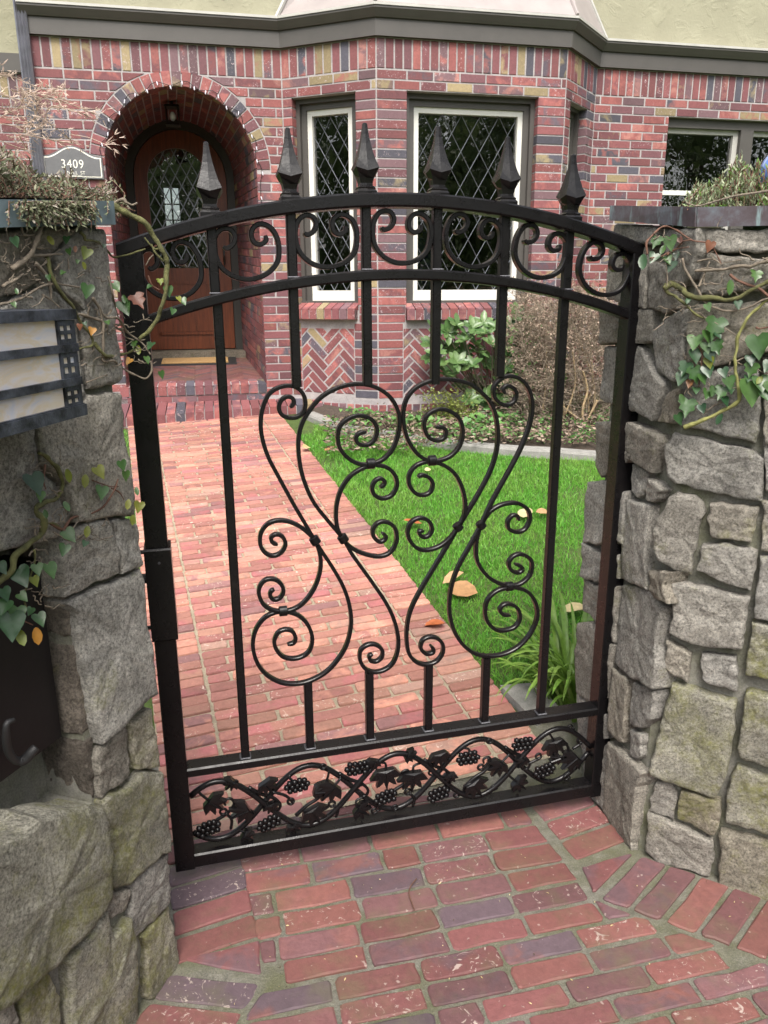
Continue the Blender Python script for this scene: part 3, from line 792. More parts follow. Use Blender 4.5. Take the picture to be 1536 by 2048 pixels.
# ---- cornice boards, stucco and bay roof
def run(pts_out, prof, name, mat, parent=house):
    """sweep a (out, z) profile along a polyline of (a, b) house points with mitred corners"""
    m = MB(); rings = []
    P2 = [V((*p, 0)) for p in pts_out]
    for i, p in enumerate(P2):
        d1 = (P2[i]-P2[i-1]).normalized() if i > 0 else (P2[1]-P2[0]).normalized()
        d2 = (P2[i+1]-P2[i]).normalized() if i < len(P2)-1 else d1
        n1 = V((d1.y, -d1.x, 0)); n2 = V((d2.y, -d2.x, 0)); bis = (n1+n2).normalized(); k = 1/max(.3, bis.dot(n1))
        rings.append([h3(p.x+bis.x*o*k, p.y+bis.y*o*k, z) for o, z in prof])
    n = len(prof)
    for A, B in zip(rings, rings[1:]): m.add(A+B, [(i, (i+1) % n, n+(i+1) % n, n+i) for i in range(n)])
    m.add(rings[0], [tuple(range(n))]); m.add(rings[-1], [tuple(range(n))[::-1]])
    return m.build(name, mat, parent)
line = [(-2.56, .45), (-.671, .45), (0, 0), (1.543, 0), (2.018, .455), (5.2, .455)]
run(line, [(-.02, 3.336), (.035, 3.336), (.035, 3.452), (-.02, 3.452)], 'fascia', M['taupe'])
run(line, [(-.02, 3.4525), (.050, 3.4525), (.062, 3.47), (.085, 3.505), (.085, 3.520), (-.02, 3.520)], 'cornice', M['taupe'])
run(line, [(-.02, 3.5205), (.092, 3.5205), (.092, 3.538), (-.02, 3.545)], 'drip_edge', M['taupe_edge'])
run([(-4.6, 1.56), (-2.3, 1.56)], [(-.02, 3.336), (.035, 3.336), (.035, 3.480), (-.02, 3.480)], 'fascia', M['taupe'])
st = MB()
for (a0, b0, a1, b1) in ((-2.56, .46, 5.2, .46), (-4.6, 1.57, -2.2, 1.57), (-2.56, 1.6, -2.56, .46)):
    zb_ = 3.538 if b0 < 1 and b1 < 1 else 3.482
    st.add([h3(a0, b0, zb_), h3(a1, b1, zb_), h3(a1, b1, 6.2), h3(a0, b0, 6.2)], [(0, 1, 2, 3)])
st.build('stucco_wall', M['stucco'], house)
ret = MB(); ret.add([h3(-2.51, .45, ZB), h3(-2.51, 1.6, ZB), h3(-2.51, 1.6, 3.5), h3(-2.51, .45, 3.5)], [(0, 1, 2, 3)]); ret.build('side_wall', M['mortar'], house)
# bay roof: three sloping facets with standing hips
rf = MB(); E = [(-.70, .43), (-.02, -.085), (1.565, -.085), (2.07, .42)]; T = [(-.25, .452), (.06, .30), (1.46, .30), (1.72, .452)]
zr = 3.541; zt_ = 4.25
T3 = [h3(-.30, .452, zt_), h3(.10, .452, zt_), h3(1.50, .452, zt_), h3(1.66, .452, zt_)]
E3 = [h3(*e, zr) for e in E]
rf.add(E3[:2]+T3[:2][::-1], [(0, 1, 2, 3)]); rf.add([E3[1], E3[2], T3[2], T3[1]], [(0, 1, 2, 3)]); rf.add([E3[2], E3[3], T3[3], T3[2]], [(0, 1, 2, 3)])
ro = rf.build('bay_roof', M['roofm'], house)
for a, b in ((E3[1], T3[1]), (E3[2], T3[2])):
    h = MB(); h.tube([a+V((0, 0, .004)), b+V((0, 0, .004))], .014, 6); h.build('hip_cap', M['roofm'], ro)
h = MB(); h.tube([E3[3], T3[3]], .018, 6); h.build('flashing', M['taupe_edge'], ro)
h = MB(); h.tube([E3[0], T3[0]], .018, 6); h.build('flashing', M['taupe_edge'], ro)
# concrete foundation under the bay
run([(-.69, .46), (-.006, .0), (1.55, 0), (2.03, .46), (4.4, .46)], [(-.03, .2), (.028, .2), (.028, .478), (-.03, .478)], 'foundation', M['foundation'])
# downspout in the corner on the left
ds = MB(); fr = FW['left'][0]
prof = [(-.055, .0), (-.055, .05), (-.043, .062), (-.033, .048), (-.022, .062), (-.011, .048), (0, .062), (.011, .048), (.02, .062), (.03, .05), (.03, .0)]
vs = []; 
for z in (.6, 3.9):
    vs += [fr.p(-.02+a, z, b+.004) for a, b in prof]
n = len(prof); ds.add(vs, [(i, i+1, n+i+1, n+i) for i in range(n-1)])
ds.build('downspout', M['downspout'], house)
# ---- porch: vault, jambs, floor, door
DB = 1.9; IC, IR, IZ = -1.545, .512, 2.57         # inner arch: centre a, radius, springing
def tun(t, s, dw=0.0):
    """t 0..1 along the vault/jamb outline, s 0..1 into depth"""
    c = (AC-2.51)*(1-s)+IC*s; R = (AR*(1-s)+IR*s)+dw; zc = AZ*(1-s)+IZ*s; b = .45+s*(DB-.45)
    z0 = .74*(1-s)+.89*s; hl = zc-z0; Lp = PI*R; tot = 2*hl+Lp; x = t*tot
    if x < hl: return h3(c+R, b, z0+x)
    if x < hl+Lp: a = (x-hl)/R; return h3(c+R*math.cos(a), b, zc+R*math.sin(a))
    return h3(c-R, b, zc-(x-hl-Lp))
tm = MB(); NT, NS = 60, 4
for i in range(NT):
    for j in range(NS):
        s0, s1 = j/NS+(.0 if j else .005), (j+1)/NS
        tm.add([tun(i/NT, s0, .004), tun((i+1)/NT, s0, .004), tun((i+1)/NT, s1, .004), tun(i/NT, s1, .004)], [(0, 1, 2, 3)])
po = tm.build('porch_vault', M['mortar'], house, smooth=False)
vb = MB(); NTt = 76; NSs = 8
for i in range(NTt):
    of = .5 if i % 2 else 0.0
    for j in range(-1, NSs):
        s0, s1 = max(.012, (j+of)/NSs+.004), min(1, (j+1+of)/NSs-.004)
        if s1-s0 < .02: continue
        t0, t1 = (i+.08)/NTt, (i+.92)/NTt
        A = [tun(t0, s0, .003), tun(t1, s0, .003), tun(t1, s1, .003), tun(t0, s1, .003)]; B = [tun(t0, s0, -.004), tun(t1, s0, -.004), tun(t1, s1, -.004), tun(t0, s1, -.004)]
        vb.box8([*A, *B], 0, random.random())
vb.build('brick', M['vault_brick'], po, kind='stuff', rnd=True)
# arched door filling the inner arch
def arch_pts(c, R, z0, zc, n=20): return [(c+R, z0)] + [(c+R*math.cos(PI*i/n), zc+R*math.sin(PI*i/n)) for i in range(n+1)] + [(c-R, z0)]
def slab(poly, b0, b1, name, mat, parent, hole=None):
    m = MB(); loops = [poly] + ([hole] if hole else [])
    tri = tessellate_polygon([[V((x, y, 0)) for x, y in l] for l in loops]); allp = [q for l in loops for q in l]
    m.add([h3(x, b0, y) for x, y in allp], [tuple(t) for t in tri])
    for l in loops:
        for i in range(len(l)): p, q = l[i], l[(i+1) % len(l)]; m.add([h3(p[0], b0, p[1]), h3(q[0], b0, q[1]), h3(q[0], b1, q[1]), h3(p[0], b1, p[1])], [(0, 1, 2, 3)])
    return m.build(name, mat, parent)
frame_o = slab(arch_pts(IC, IR+.06, .86, IZ), DB-.005, DB+.09, 'door_frame', M['frame_shaded'], house, hole=arch_pts(IC, IR-.075, .93, IZ)[::-1])
DR = IR-.08; gc, gr = -1.572, .28
door = slab(arch_pts(IC, DR, .955, IZ), DB+.03, DB+.07, 'door', M['door'], house, hole=arch_pts(gc, gr, 1.745, 2.842-gr)[::-1])
gm = MB(); gp = arch_pts(gc, gr+.004, 1.741, 2.842-gr)
gm.add([h3(x, DB+.05, y) for x, y in gp], [tuple(range(len(gp)))]); gm.build('pane', M['glass'], door)
lm = MB()
def in_glass(u, z): return abs(u-gc) < gr and z > 1.745 and (z < 2.842-gr or math.hypot(u-gc, z-(2.842-gr)) < gr)
for sg in (1, -1):
    for k in range(-30, 40):
        seg = []; prev = None
        for i in range(81):
            z = 1.745+1.1*i/80; u = gc-gr + k*.105 + sg*(z-1.745)*.105/.19
            if in_glass(u, z): seg.append((u, z))
        if len(seg) > 1:
            a, b = seg[0], seg[-1]; d_ = V((b[0]-a[0], b[1]-a[1], 0)); 
            if d_.length < .02: continue
            n_ = V((-d_.y, d_.x, 0)).normalized()*.0045
            lm.box8([h3(a[0]+n_.x, DB+.046, a[1]+n_.y), h3(b[0]+n_.x, DB+.046, b[1]+n_.y), h3(b[0]-n_.x, DB+.046, b[1]-n_.y), h3(a[0]-n_.x, DB+.046, a[1]-n_.y),
                     h3(a[0]+n_.x, DB+.038, a[1]+n_.y), h3(b[0]+n_.x, DB+.038, b[1]+n_.y), h3(b[0]-n_.x, DB+.038, b[1]-n_.y), h3(a[0]-n_.x, DB+.038, a[1]-n_.y)])
lm.build('leading', M['lead'], door)
for (a0, a1) in ((IC-DR+.12, IC+DR-.12),):
    z0_, z1_ = 1.10, 1.62
    for (x0, x1, y0, y1) in ((a0, a1, z0_, z0_+.025), (a0, a1, z1_-.025, z1_), (a0, a0+.025, z0_, z1_), (a1-.025, a1, z0_, z1_)):
        m = MB(); m.box8([h3(x0, DB+.03, y0), h3(x1, DB+.03, y0), h3(x1, DB+.012, y0), h3(x0, DB+.012, y0), h3(x0, DB+.03, y1), h3(x1, DB+.03, y1), h3(x1, DB+.012, y1), h3(x0, DB+.012, y1)]); m.build('moulding', M['door'], door)
    n = 5
    for i in range(n):
        x0 = a0+.03+(a1-a0-.06)*i/n+.003; x1 = a0+.03+(a1-a0-.06)*(i+1)/n-.003; m = MB()
        m.box8([h3(x0, DB+.03, z0_+.028), h3(x1, DB+.03, z0_+.028), h3(x1, DB+.022, z0_+.028), h3(x0, DB+.022, z0_+.028), h3(x0, DB+.03, z1_-.028), h3(x1, DB+.03, z1_-.028), h3(x1, DB+.022, z1_-.028), h3(x0, DB+.022, z1_-.028)]); m.build('board', M['door'], door)
# handle on the right stile
m = MB(); hx = IC+DR-.06
m.tube([h3(hx, DB+.02, 1.78), h3(hx, DB-.03, 1.78), h3(hx, DB-.045, 1.86), h3(hx, DB-.03, 1.94), h3(hx, DB+.02, 1.94)], .009, 6); m.build('handle', M['lampmetal'], door)
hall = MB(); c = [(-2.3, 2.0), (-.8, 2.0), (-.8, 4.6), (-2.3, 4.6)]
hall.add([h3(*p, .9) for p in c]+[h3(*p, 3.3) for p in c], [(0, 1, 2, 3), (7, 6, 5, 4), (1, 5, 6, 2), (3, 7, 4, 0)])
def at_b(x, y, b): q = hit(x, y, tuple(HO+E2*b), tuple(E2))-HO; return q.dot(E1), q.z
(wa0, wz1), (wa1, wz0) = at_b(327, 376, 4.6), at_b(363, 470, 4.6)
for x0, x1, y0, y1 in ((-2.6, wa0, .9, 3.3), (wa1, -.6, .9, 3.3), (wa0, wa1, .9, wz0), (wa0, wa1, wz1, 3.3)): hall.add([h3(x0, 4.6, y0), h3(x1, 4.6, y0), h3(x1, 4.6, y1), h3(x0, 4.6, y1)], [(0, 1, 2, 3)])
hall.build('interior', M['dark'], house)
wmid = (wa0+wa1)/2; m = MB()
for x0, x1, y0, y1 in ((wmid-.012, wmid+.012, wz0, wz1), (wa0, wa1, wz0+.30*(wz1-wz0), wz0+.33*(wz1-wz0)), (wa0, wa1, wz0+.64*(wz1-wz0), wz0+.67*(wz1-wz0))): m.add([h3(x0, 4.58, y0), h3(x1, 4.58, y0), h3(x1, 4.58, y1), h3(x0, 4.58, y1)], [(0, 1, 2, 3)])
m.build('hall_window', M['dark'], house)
# window seen through the hall at the back of the house (bright daylight)
bw = MB(); 
fl_ = MB()
def zfl(b): return .742+(b-.45)*.098
fl_.add([h3(-2.2, .45, zfl(.45)), h3(-.85, .45, zfl(.45)), h3(-.85, 1.95, zfl(1.95)), h3(-2.2, 1.95, zfl(1.95))], [(0, 1, 2, 3)])
flo = fl_.build('porch_floor', M['mortar'], house)
hb = MB(); Lb, Wb = .20, .034
for i in range(-22, 22):
    for j in range(-60, 60):
        for hv in (0, 1):
            X = j*Wb + i*Lb; Y = j*Wb - i*Lb
            r = (X, Y, X+Lb, Y+Wb) if hv == 0 else (X, Y+Wb, X+Wb, Y+Wb+Lb)
            g = .002; c_ = math.sqrt(.5)
            q = [(r[0]+g, r[1]+g), (r[2]-g, r[1]+g), (r[2]-g, r[3]-g), (r[0]+g, r[3]-g)]
            q = [((x-y)*c_-1.5, (x+y)*c_+1.1) for x, y in q]
            if not any(-2.1 < x < -.85 and .5 < y < 1.86 for x, y in q): continue
            for nn, d in (((-1, 0), 2.1), ((1, 0), -.87), ((0, -1), -.60), ((0, 1), 1.86)):
                if len(q) > 2: q = poly_clip(q, nn, d)
            if len(q) > 2 and abs(area2(q)) > .0004:
                hb.prism([h3(x, y, zfl(y)-.004) for x, y in q], [h3(x, y, zfl(y)+.006) for x, y in q], 0, random.random())
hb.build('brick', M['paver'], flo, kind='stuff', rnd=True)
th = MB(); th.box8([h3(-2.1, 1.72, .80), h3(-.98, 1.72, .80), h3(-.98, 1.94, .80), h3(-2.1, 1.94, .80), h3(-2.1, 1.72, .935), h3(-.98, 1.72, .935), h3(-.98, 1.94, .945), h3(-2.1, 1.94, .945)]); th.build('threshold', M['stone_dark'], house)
# ---- brick steps
steps = thing('brick_steps', h3(-1.4, .2, .45), 'two brick steps with rowlock nosings leading up to the arched porch', 'steps')
sb = MB()
sb.box8([h3(-2.12, .46, .35), h3(-.895, .46, .35), h3(-.895, .60, .35), h3(-2.12, .60, .35), h3(-2.12, .46, .735), h3(-.895, .46, .735), h3(-.895, .60, .75), h3(-2.12, .60, .75)])
# lower tread: slightly askew and sloping
def s2(x, b): k = (x+1.82)/1.35; return h3(x, .06+.14*k+b, 0), (.562+.03*k)
def s2p(x, b, dz): p, z = s2(x, b); return p + V((0, 0, z+dz))
a0, a1 = -2.35, -.445
sb.add([s2p(a0, .008, -.16), s2p(a1, .008, -.16), s2p(a1, .008, -.012), s2p(a0, .008, -.012), h3(a0, .47, .572), h3(a1, .32, .582)], [(0, 1, 2, 3), (3, 2, 5, 4)])
sb.add([s2p(a1, .008, -.16), h3(a1, .4, .42), h3(a1, .4, .575), s2p(a1, .008, -.012)], [(0, 1, 2, 3)])
base_o = sb.build('step_core', M['mortar'], steps)
n = 16; ww = 1.225/n
for i in range(n):
    x0, x1 = -2.12+i*ww+.004, -2.12+(i+1)*ww-.004; m = MB(); dj = random.uniform(-.003, .003); x0 += .0; 
    m.box8([h3(x0, .444+dj, .668), h3(x1, .444+dj, .668), h3(x1, .64, .70), h3(x0, .64, .70), h3(x0, .444+dj, .744), h3(x1, .444+dj, .744), h3(x1, .64, .768), h3(x0, .64, .768)]); m.build('brick', M['brick'], steps)
x = -2.12
while x < -.9:
    x1 = min(x+.21, -.897); m = MB(); m.box8([h3(x+.004, .45, .60), h3(x1-.004, .45, .60), h3(x1-.004, .5, .60), h3(x+.004, .5, .60), h3(x+.004, .45, .658), h3(x1-.004, .45, .658), h3(x1-.004, .5, .658), h3(x+.004, .5, .658)]); m.build('brick', M['brick'], steps); x = x1
n = 25; ww = (a1-a0)/n
for i in range(n):
    x0, x1 = a0+i*ww+.004, a0+(i+1)*ww-.004; dj = random.uniform(-.003, .003); m = MB()
    bk = lambda x: (min(.444, .444) if x < -.66 else .444-(x+.66)*.62)
    lo = [s2p(x0, dj, -.075), s2p(x1, dj, -.075)]; hi = [s2p(x0, dj, 0), s2p(x1, dj, 0)]
    zb0 = .605; B0, B1 = h3(x0, bk(x0), zb0+.005), h3(x1, bk(x1), zb0+.008)
    m.box8([lo[0], lo[1], B1-V((0, 0, .07)), B0-V((0, 0, .07)), hi[0], hi[1], B1, B0]); m.build('brick', M['brick'], steps)
x = a0
while x < a1-.02:
    x1 = min(x+.21, a1); m = MB()
    m.box8([s2p(x+.004, .004, -.15), s2p(x1-.004, .004, -.15), s2p(x1-.004, .06, -.15), s2p(x+.004, .06, -.15), s2p(x+.004, .004, -.086), s2p(x1-.004, .004, -.086), s2p(x1-.004, .06, -.086), s2p(x+.004, .06, -.086)]); m.build('brick', M['brick'], steps); x = x1
# door mat
mt = thing('door_mat', h3(-1.5, 1.55, .86), 'tan coir door mat with black border in front of the wooden door', 'door mat')
def matbox(x0, x1, b0, b1, h): 
    return [h3(x0, b0, zfl(b0)+.006), h3(x1, b0, zfl(b0)+.006), h3(x1, b1, zfl(b1)+.006), h3(x0, b1, zfl(b1)+.006), h3(x0, b0, zfl(b0)+h), h3(x1, b0, zfl(b0)+h), h3(x1, b1, zfl(b1)+h), h3(x0, b1, zfl(b1)+h)]
m = MB(); m.box8(matbox(-1.92, -1.12, 1.36, 1.71, .018)); m.build('border', M['black'], mt)
m = MB(); m.box8(matbox(-1.83, -1.20, 1.41, 1.68, .026)); m.build('coir', M['mat'], mt)
# porch lantern
pl = thing('porch_lantern', h3(-1.545, 1.0, 3.0), 'small dark hanging lantern with a frosted bulb under the porch vault', 'lantern')
m = MB(); cx, cb = -1.545, 1.0
m.tube([h3(cx, cb, 3.10), h3(cx, cb, 3.02)], .012, 6)
for s_ in (-1, 1):
    for t_ in (-1, 1): m.tube([h3(cx+.05*s_, cb+.05*t_, 2.87), h3(cx+.05*s_, cb+.05*t_, 3.0)], .006, 4)
for z, r in ((2.862, .06), (3.0, .065)): m.box8([h3(cx-r, cb-r, z), h3(cx+r, cb-r, z), h3(cx+r, cb+r, z), h3(cx-r, cb+r, z), h3(cx-r*.8, cb-r*.8, z+.02), h3(cx+r*.8, cb-r*.8, z+.02), h3(cx+r*.8, cb+r*.8, z+.02), h3(cx-r*.8, cb+r*.8, z+.02)])
m.build('cage', M['lampmetal'], pl)
m = MB(); m.tube([h3(cx, cb, 2.99-.02), h3(cx, cb, 2.955), h3(cx, cb, 2.935), h3(cx, cb, 2.915), h3(cx, cb, 2.90)], [.012, .02, .028, .024, .01], 8); m.build('bulb', M['bulb'], pl, smooth=True)
# fairy lights round the arch
fl = thing('string_lights', h3(AC-2.51, .43, AZ), 'string of small pale lights strung round the porch arch', 'string lights')
pts = []; FLP = []
for i in range(41):
    a = PI*(.97 - .97*i/40) - .02; rr = AR+.02+.02*math.sin(i*1.3); pts.append(h3(AC-2.51+rr*math.cos(a), .435, AZ+rr*math.sin(a)))
pts += [h3(AC-2.51+AR+.02, .435, AZ-.1*k) for k in range(1, 5)]
m = MB(); m.tube(pts, .0025, 4); m.build('wire', M['black'], fl)
for i in range(2, len(pts), 2):
    p = pts[i]; d = V((random.uniform(-.3, .3), 0, -1)).normalized(); m = MB(); q = p+V((0, 0, 0))-E2*.006
    m.tube([q, q+d*.01, q+d*.024, q+d*.03], [.0035, .005, .0045, .0015], 6); m.build('bulb', M['bulb'], fl)
# house number plaque
pq_ = thing('number_plaque', h3(-2.297, .44, 2.45), 'grey arched house number plaque reading 3409 beside the porch', 'sign')
frL = FW['left'][0]; uc = 2.51-2.297; hw = .218
def plq(o):
    top = []
    for i in range(25):
        x = -1+2*i/24; ax = abs(x)
        z = 2.520 if ax > .92 else 2.520 + .072*(.5+.5*math.cos(PI*ax/.92))
        top.append((uc+x*(hw-o), z-o))
    return [(uc-(hw-o), 2.36+o)] + top + [(uc+(hw-o), 2.36+o)]
def pslab(pts, w0, w1, name, mat):
    m = MB(); m.prism([frL.p(x, z, w0) for x, z in pts], [frL.p(x, z, w1) for x, z in pts]); return m.build(name, mat, pq_)
pslab(plq(0), .012, .030, 'backing', M['plaque']); pslab(plq(.010), .0302, .0325, 'border', M['pale']); pslab(plq(.018), .0327, .0345, 'face', M['plaque'])
def text(body, size, u, z, w, name, mat, parent, fr, sp=1.0, xs=1.0):
    cu_ = bpy.data.curves.new(name, 'FONT'); cu_.body = body; cu_.size = size; cu_.align_x = 'CENTER'; cu_.extrude = .0012; cu_.space_character = sp
    to = bpy.data.objects.new(name, cu_); C.objects.link(to); bpy.context.view_layer.update()
    me = bpy.data.meshes.new_from_object(to.evaluated_get(bpy.context.evaluated_depsgraph_get())); C.objects.unlink(to); bpy.data.objects.remove(to)
    me.materials.clear(); me.materials.append(mat); me.name = name
    mx = Matrix((fr.d*xs, V((0, 0, 1)), fr.n)).transposed().to_4x4(); mx.translation = fr.p(u, z, w)
    return link_mesh(name, me, parent, mx)
text('3409', .088, uc-.002, 2.432, .036, 'numerals', M['pale'], pq_, frL, 1.15, .85)
text('NELL  ST', .034, uc+.02, 2.388, .036, 'street_name', M['pale'], pq_, frL)
pslab([(uc+.0-.05, 2.373), (uc+.06, 2.373), (uc+.06, 2.379), (uc-.05, 2.379)], .0347, .0362, 'rule', M['pale'])
# ================================================================ GATE
yg = rad(14.48)
GF = Frame((-.547, 1.673), (math.cos(yg), math.sin(yg)), (0, -1)); GWD = 1.247
gate = thing('garden_gate', GF.p(GWD/2, 0, -.025), 'black wrought iron arched garden gate with scrolls, spear finials and a grapevine panel', 'gate')
RG = 1.79; ZAP = 1.713                                  # arch radius and crown of the top rail
def arc_z(u, crown): return crown - RG + math.sqrt(RG*RG-(u-GWD/2)**2)
def bevbox(name, u0, u1, z0f, z1f, w0, w1, parent=gate, mat=None, n=1, bev=.004):
    """bar running along u with (possibly curved) lower and upper edges given as functions"""
    f0 = z0f if callable(z0f) else (lambda u: z0f); f1 = z1f if callable(z1f) else (lambda u: z1f)
    m = MB(); rings = []
    for i in range(n+1):
        u = u0+(u1-u0)*i/n; a, b = f0(u), f1(u); c = bev
        rings.append([GF.p(u, a, w0+c), GF.p(u, a, w1-c), GF.p(u, a+c, w1), GF.p(u, b-c, w1), GF.p(u, b, w1-c), GF.p(u, b, w0+c), GF.p(u, b-c, w0), GF.p(u, a+c, w0)])
    for A, B in zip(rings, rings[1:]): m.add(A+B, [(i, (i+1) % 8, 8+(i+1) % 8, 8+i) for i in range(8)])
    m.add(rings[0], [tuple(range(8))]); m.add(rings[-1], [tuple(range(8))[::-1]])
    return m.build(name, mat or M['iron'], parent)
def vbar(name, uc, hw, z0, z1, w0, w1, parent=gate, bev=.0025):
    m = MB(); c = bev; a, b = uc-hw, uc+hw
    R = lambda z: [GF.p(a+c, z, w1), GF.p(b-c, z, w1), GF.p(b, z, w1-c), GF.p(b, z, w0+c), GF.p(b-c, z, w0), GF.p(a+c, z, w0), GF.p(a, z, w0+c), GF.p(a, z, w1-c)]
    A, B = R(z0), R(z1); m.add(A+B, [(i, (i+1) % 8, 8+(i+1) % 8, 8+i) for i in range(8)] + [tuple(range(8))[::-1], tuple(range(8, 16))])
    return m.build(name, M['iron'], parent)
TT = .030
vbar('post', .025, .025, .05, arc_z(0, ZAP)-.012, -.05, 0); vbar('post', GWD-.025, .025, .05, arc_z(GWD, ZAP)-.012, -.05, 0)
bevbox('arched_rail', -.002, GWD+.002, lambda u: arc_z(u, ZAP-TT), lambda u: arc_z(u, ZAP), -.0515, .0015, n=48)
ZM = 1.5515; TM = .024
bevbox('arched_rail', .0495, GWD-.0495, lambda u: arc_z(u, ZM-TM), lambda u: arc_z(u, ZM), -.048, -.0015, n=40)
bevbox('rail', .0495, GWD-.0495, .322, .347, -.049, -.001); bevbox('rail', .0495, GWD-.0495, .0505, .092, -.049, -.001)
BU = [.194, .3645, .5325, .6995, .866, 1.032]; BH = .0105; W0, W1 = -.036, -.014
for u in BU: vbar('upper_bar', u, BH, arc_z(u, ZM)-.003, arc_z(u, ZAP-TT)+.003, W0, W1)
for u in (BU[0], BU[5]): vbar('baluster', u+(.003 if u < .5 else -.003), BH, .345, arc_z(u, ZM-TM)+.003, W0, W1)
for u, zt in zip(BU[1:5], (1.292, 1.291, 1.287, 1.300)): vbar('baluster', u, BH, zt, arc_z(u, ZM-TM)+.003, W0, W1)
for u, zt in zip((.366, .5285, .692, .857), (.536, .541, .545, .541)): vbar('baluster', u, BH, .345, zt, W0, W1)
# weld beads at the feet of the bars
wm = MB()
for u in (BU[0]+.003, .366, .5285, .692, .857, BU[5]-.003):
    for s in (-1, 1): wm.tube([GF.p(u+s*.0125, .348, W0), GF.p(u+s*.0125, .348, W1+.002)], .0025, 5)
    wm.tube([GF.p(u-.0125, .348, W1+.002), GF.p(u+.0125, .348, W1+.002)], .0025, 5)
for u in BU:
    wm.tube([GF.p(u-.013, arc_z(u, ZM)+.001, W1+.002), GF.p(u+.013, arc_z(u, ZM)+.001, W1+.002)], .0022, 5)
wm.build('weld', M['weld'], gate)
# spear finials: square foot, waisted neck, flared shoulder, concave spear
for u in BU:
    z0 = arc_z(u, ZAP); m = MB()
    pr = [(.029, -.008), (.029, .004), (.024, .010), (.0255, .013), (.019, .018), (.0185, .024), (.0215, .036), (.028, .048), (.0345, .0585), (.033, .063), (.026, .080), (.0195, .100), (.0140, .120), (.0098, .140), (.0072, .158), (.0062, .166), (.003, .1685)]
    rings = []; pr = [(h*.80, z*.845) for h, z in pr]
    for h, z in pr:
        pts = []
        for a, b in ((-1, -1), (0, -1), (1, -1), (1, 0), (1, 1), (0, 1), (-1, 1), (-1, 0)):
            dz = 0.0
            if .038 < z < .054: dz = -.005*(1 if a == 0 or b == 0 else -.4)
            cr = .93 if (a and b) else 1.0
            pts.append(GF.p(u+a*h*cr, z0+z+dz, -.025+b*h*cr))
        rings.append(pts)
    for A, B in zip(rings, rings[1:]): m.add(A+B, [(i, (i+1) % 8, 8+(i+1) % 8, 8+i) for i in range(8)])
    m.add(rings[-1], [tuple(range(8))[::-1]]); m.add(rings[0], [tuple(range(8))])
    m.build('finial', M['iron'], gate)
# flat-bar scrolls
def scroll(pts2, hw, w0, w1, name='scroll', sub=5, parent=gate):
    c = catmull([V((a, b, 0)) for a, b in pts2], sub); m = MB(); rings = []; L = len(c)
    for i, p in enumerate(c):
        t = (c[min(i+1, L-1)]-c[max(i-1, 0)]).normalized(); n = V((-t.y, t.x, 0))
        k = 1.0
        if i < 3 or i > L-4: k = .55 + .15*min(i, L-1-i)
        b = .0018
        A = p+n*hw*k; B = p-n*hw*k; A2 = p+n*(hw-b)*k; B2 = p-n*(hw-b)*k
        rings.append([GF.p(A2.x, A2.y, w1), GF.p(A.x, A.y, w1-b), GF.p(A.x, A.y, w0+b), GF.p(A2.x, A2.y, w0), GF.p(B2.x, B2.y, w0), GF.p(B.x, B.y, w0+b), GF.p(B.x, B.y, w1-b), GF.p(B2.x, B2.y, w1)])
    for A, B in zip(rings, rings[1:]): m.add(A+B, [(i, (i+1) % 8, 8+(i+1) % 8, 8+i) for i in range(8)])
    m.add(rings[0], [tuple(range(8))]); m.add(rings[-1], [tuple(range(8))[::-1]])
    return m.build(name, M['iron'], parent)
def tr(s):      # traced points of the enlarged photograph (x, y pairs) -> gate plane
    a = [float(q) for q in s.split()]
    return [GF.px(450+a[i]/2.194, 750+a[i+1]/2.194, -.017) for i in range(0, len(a), 2)]
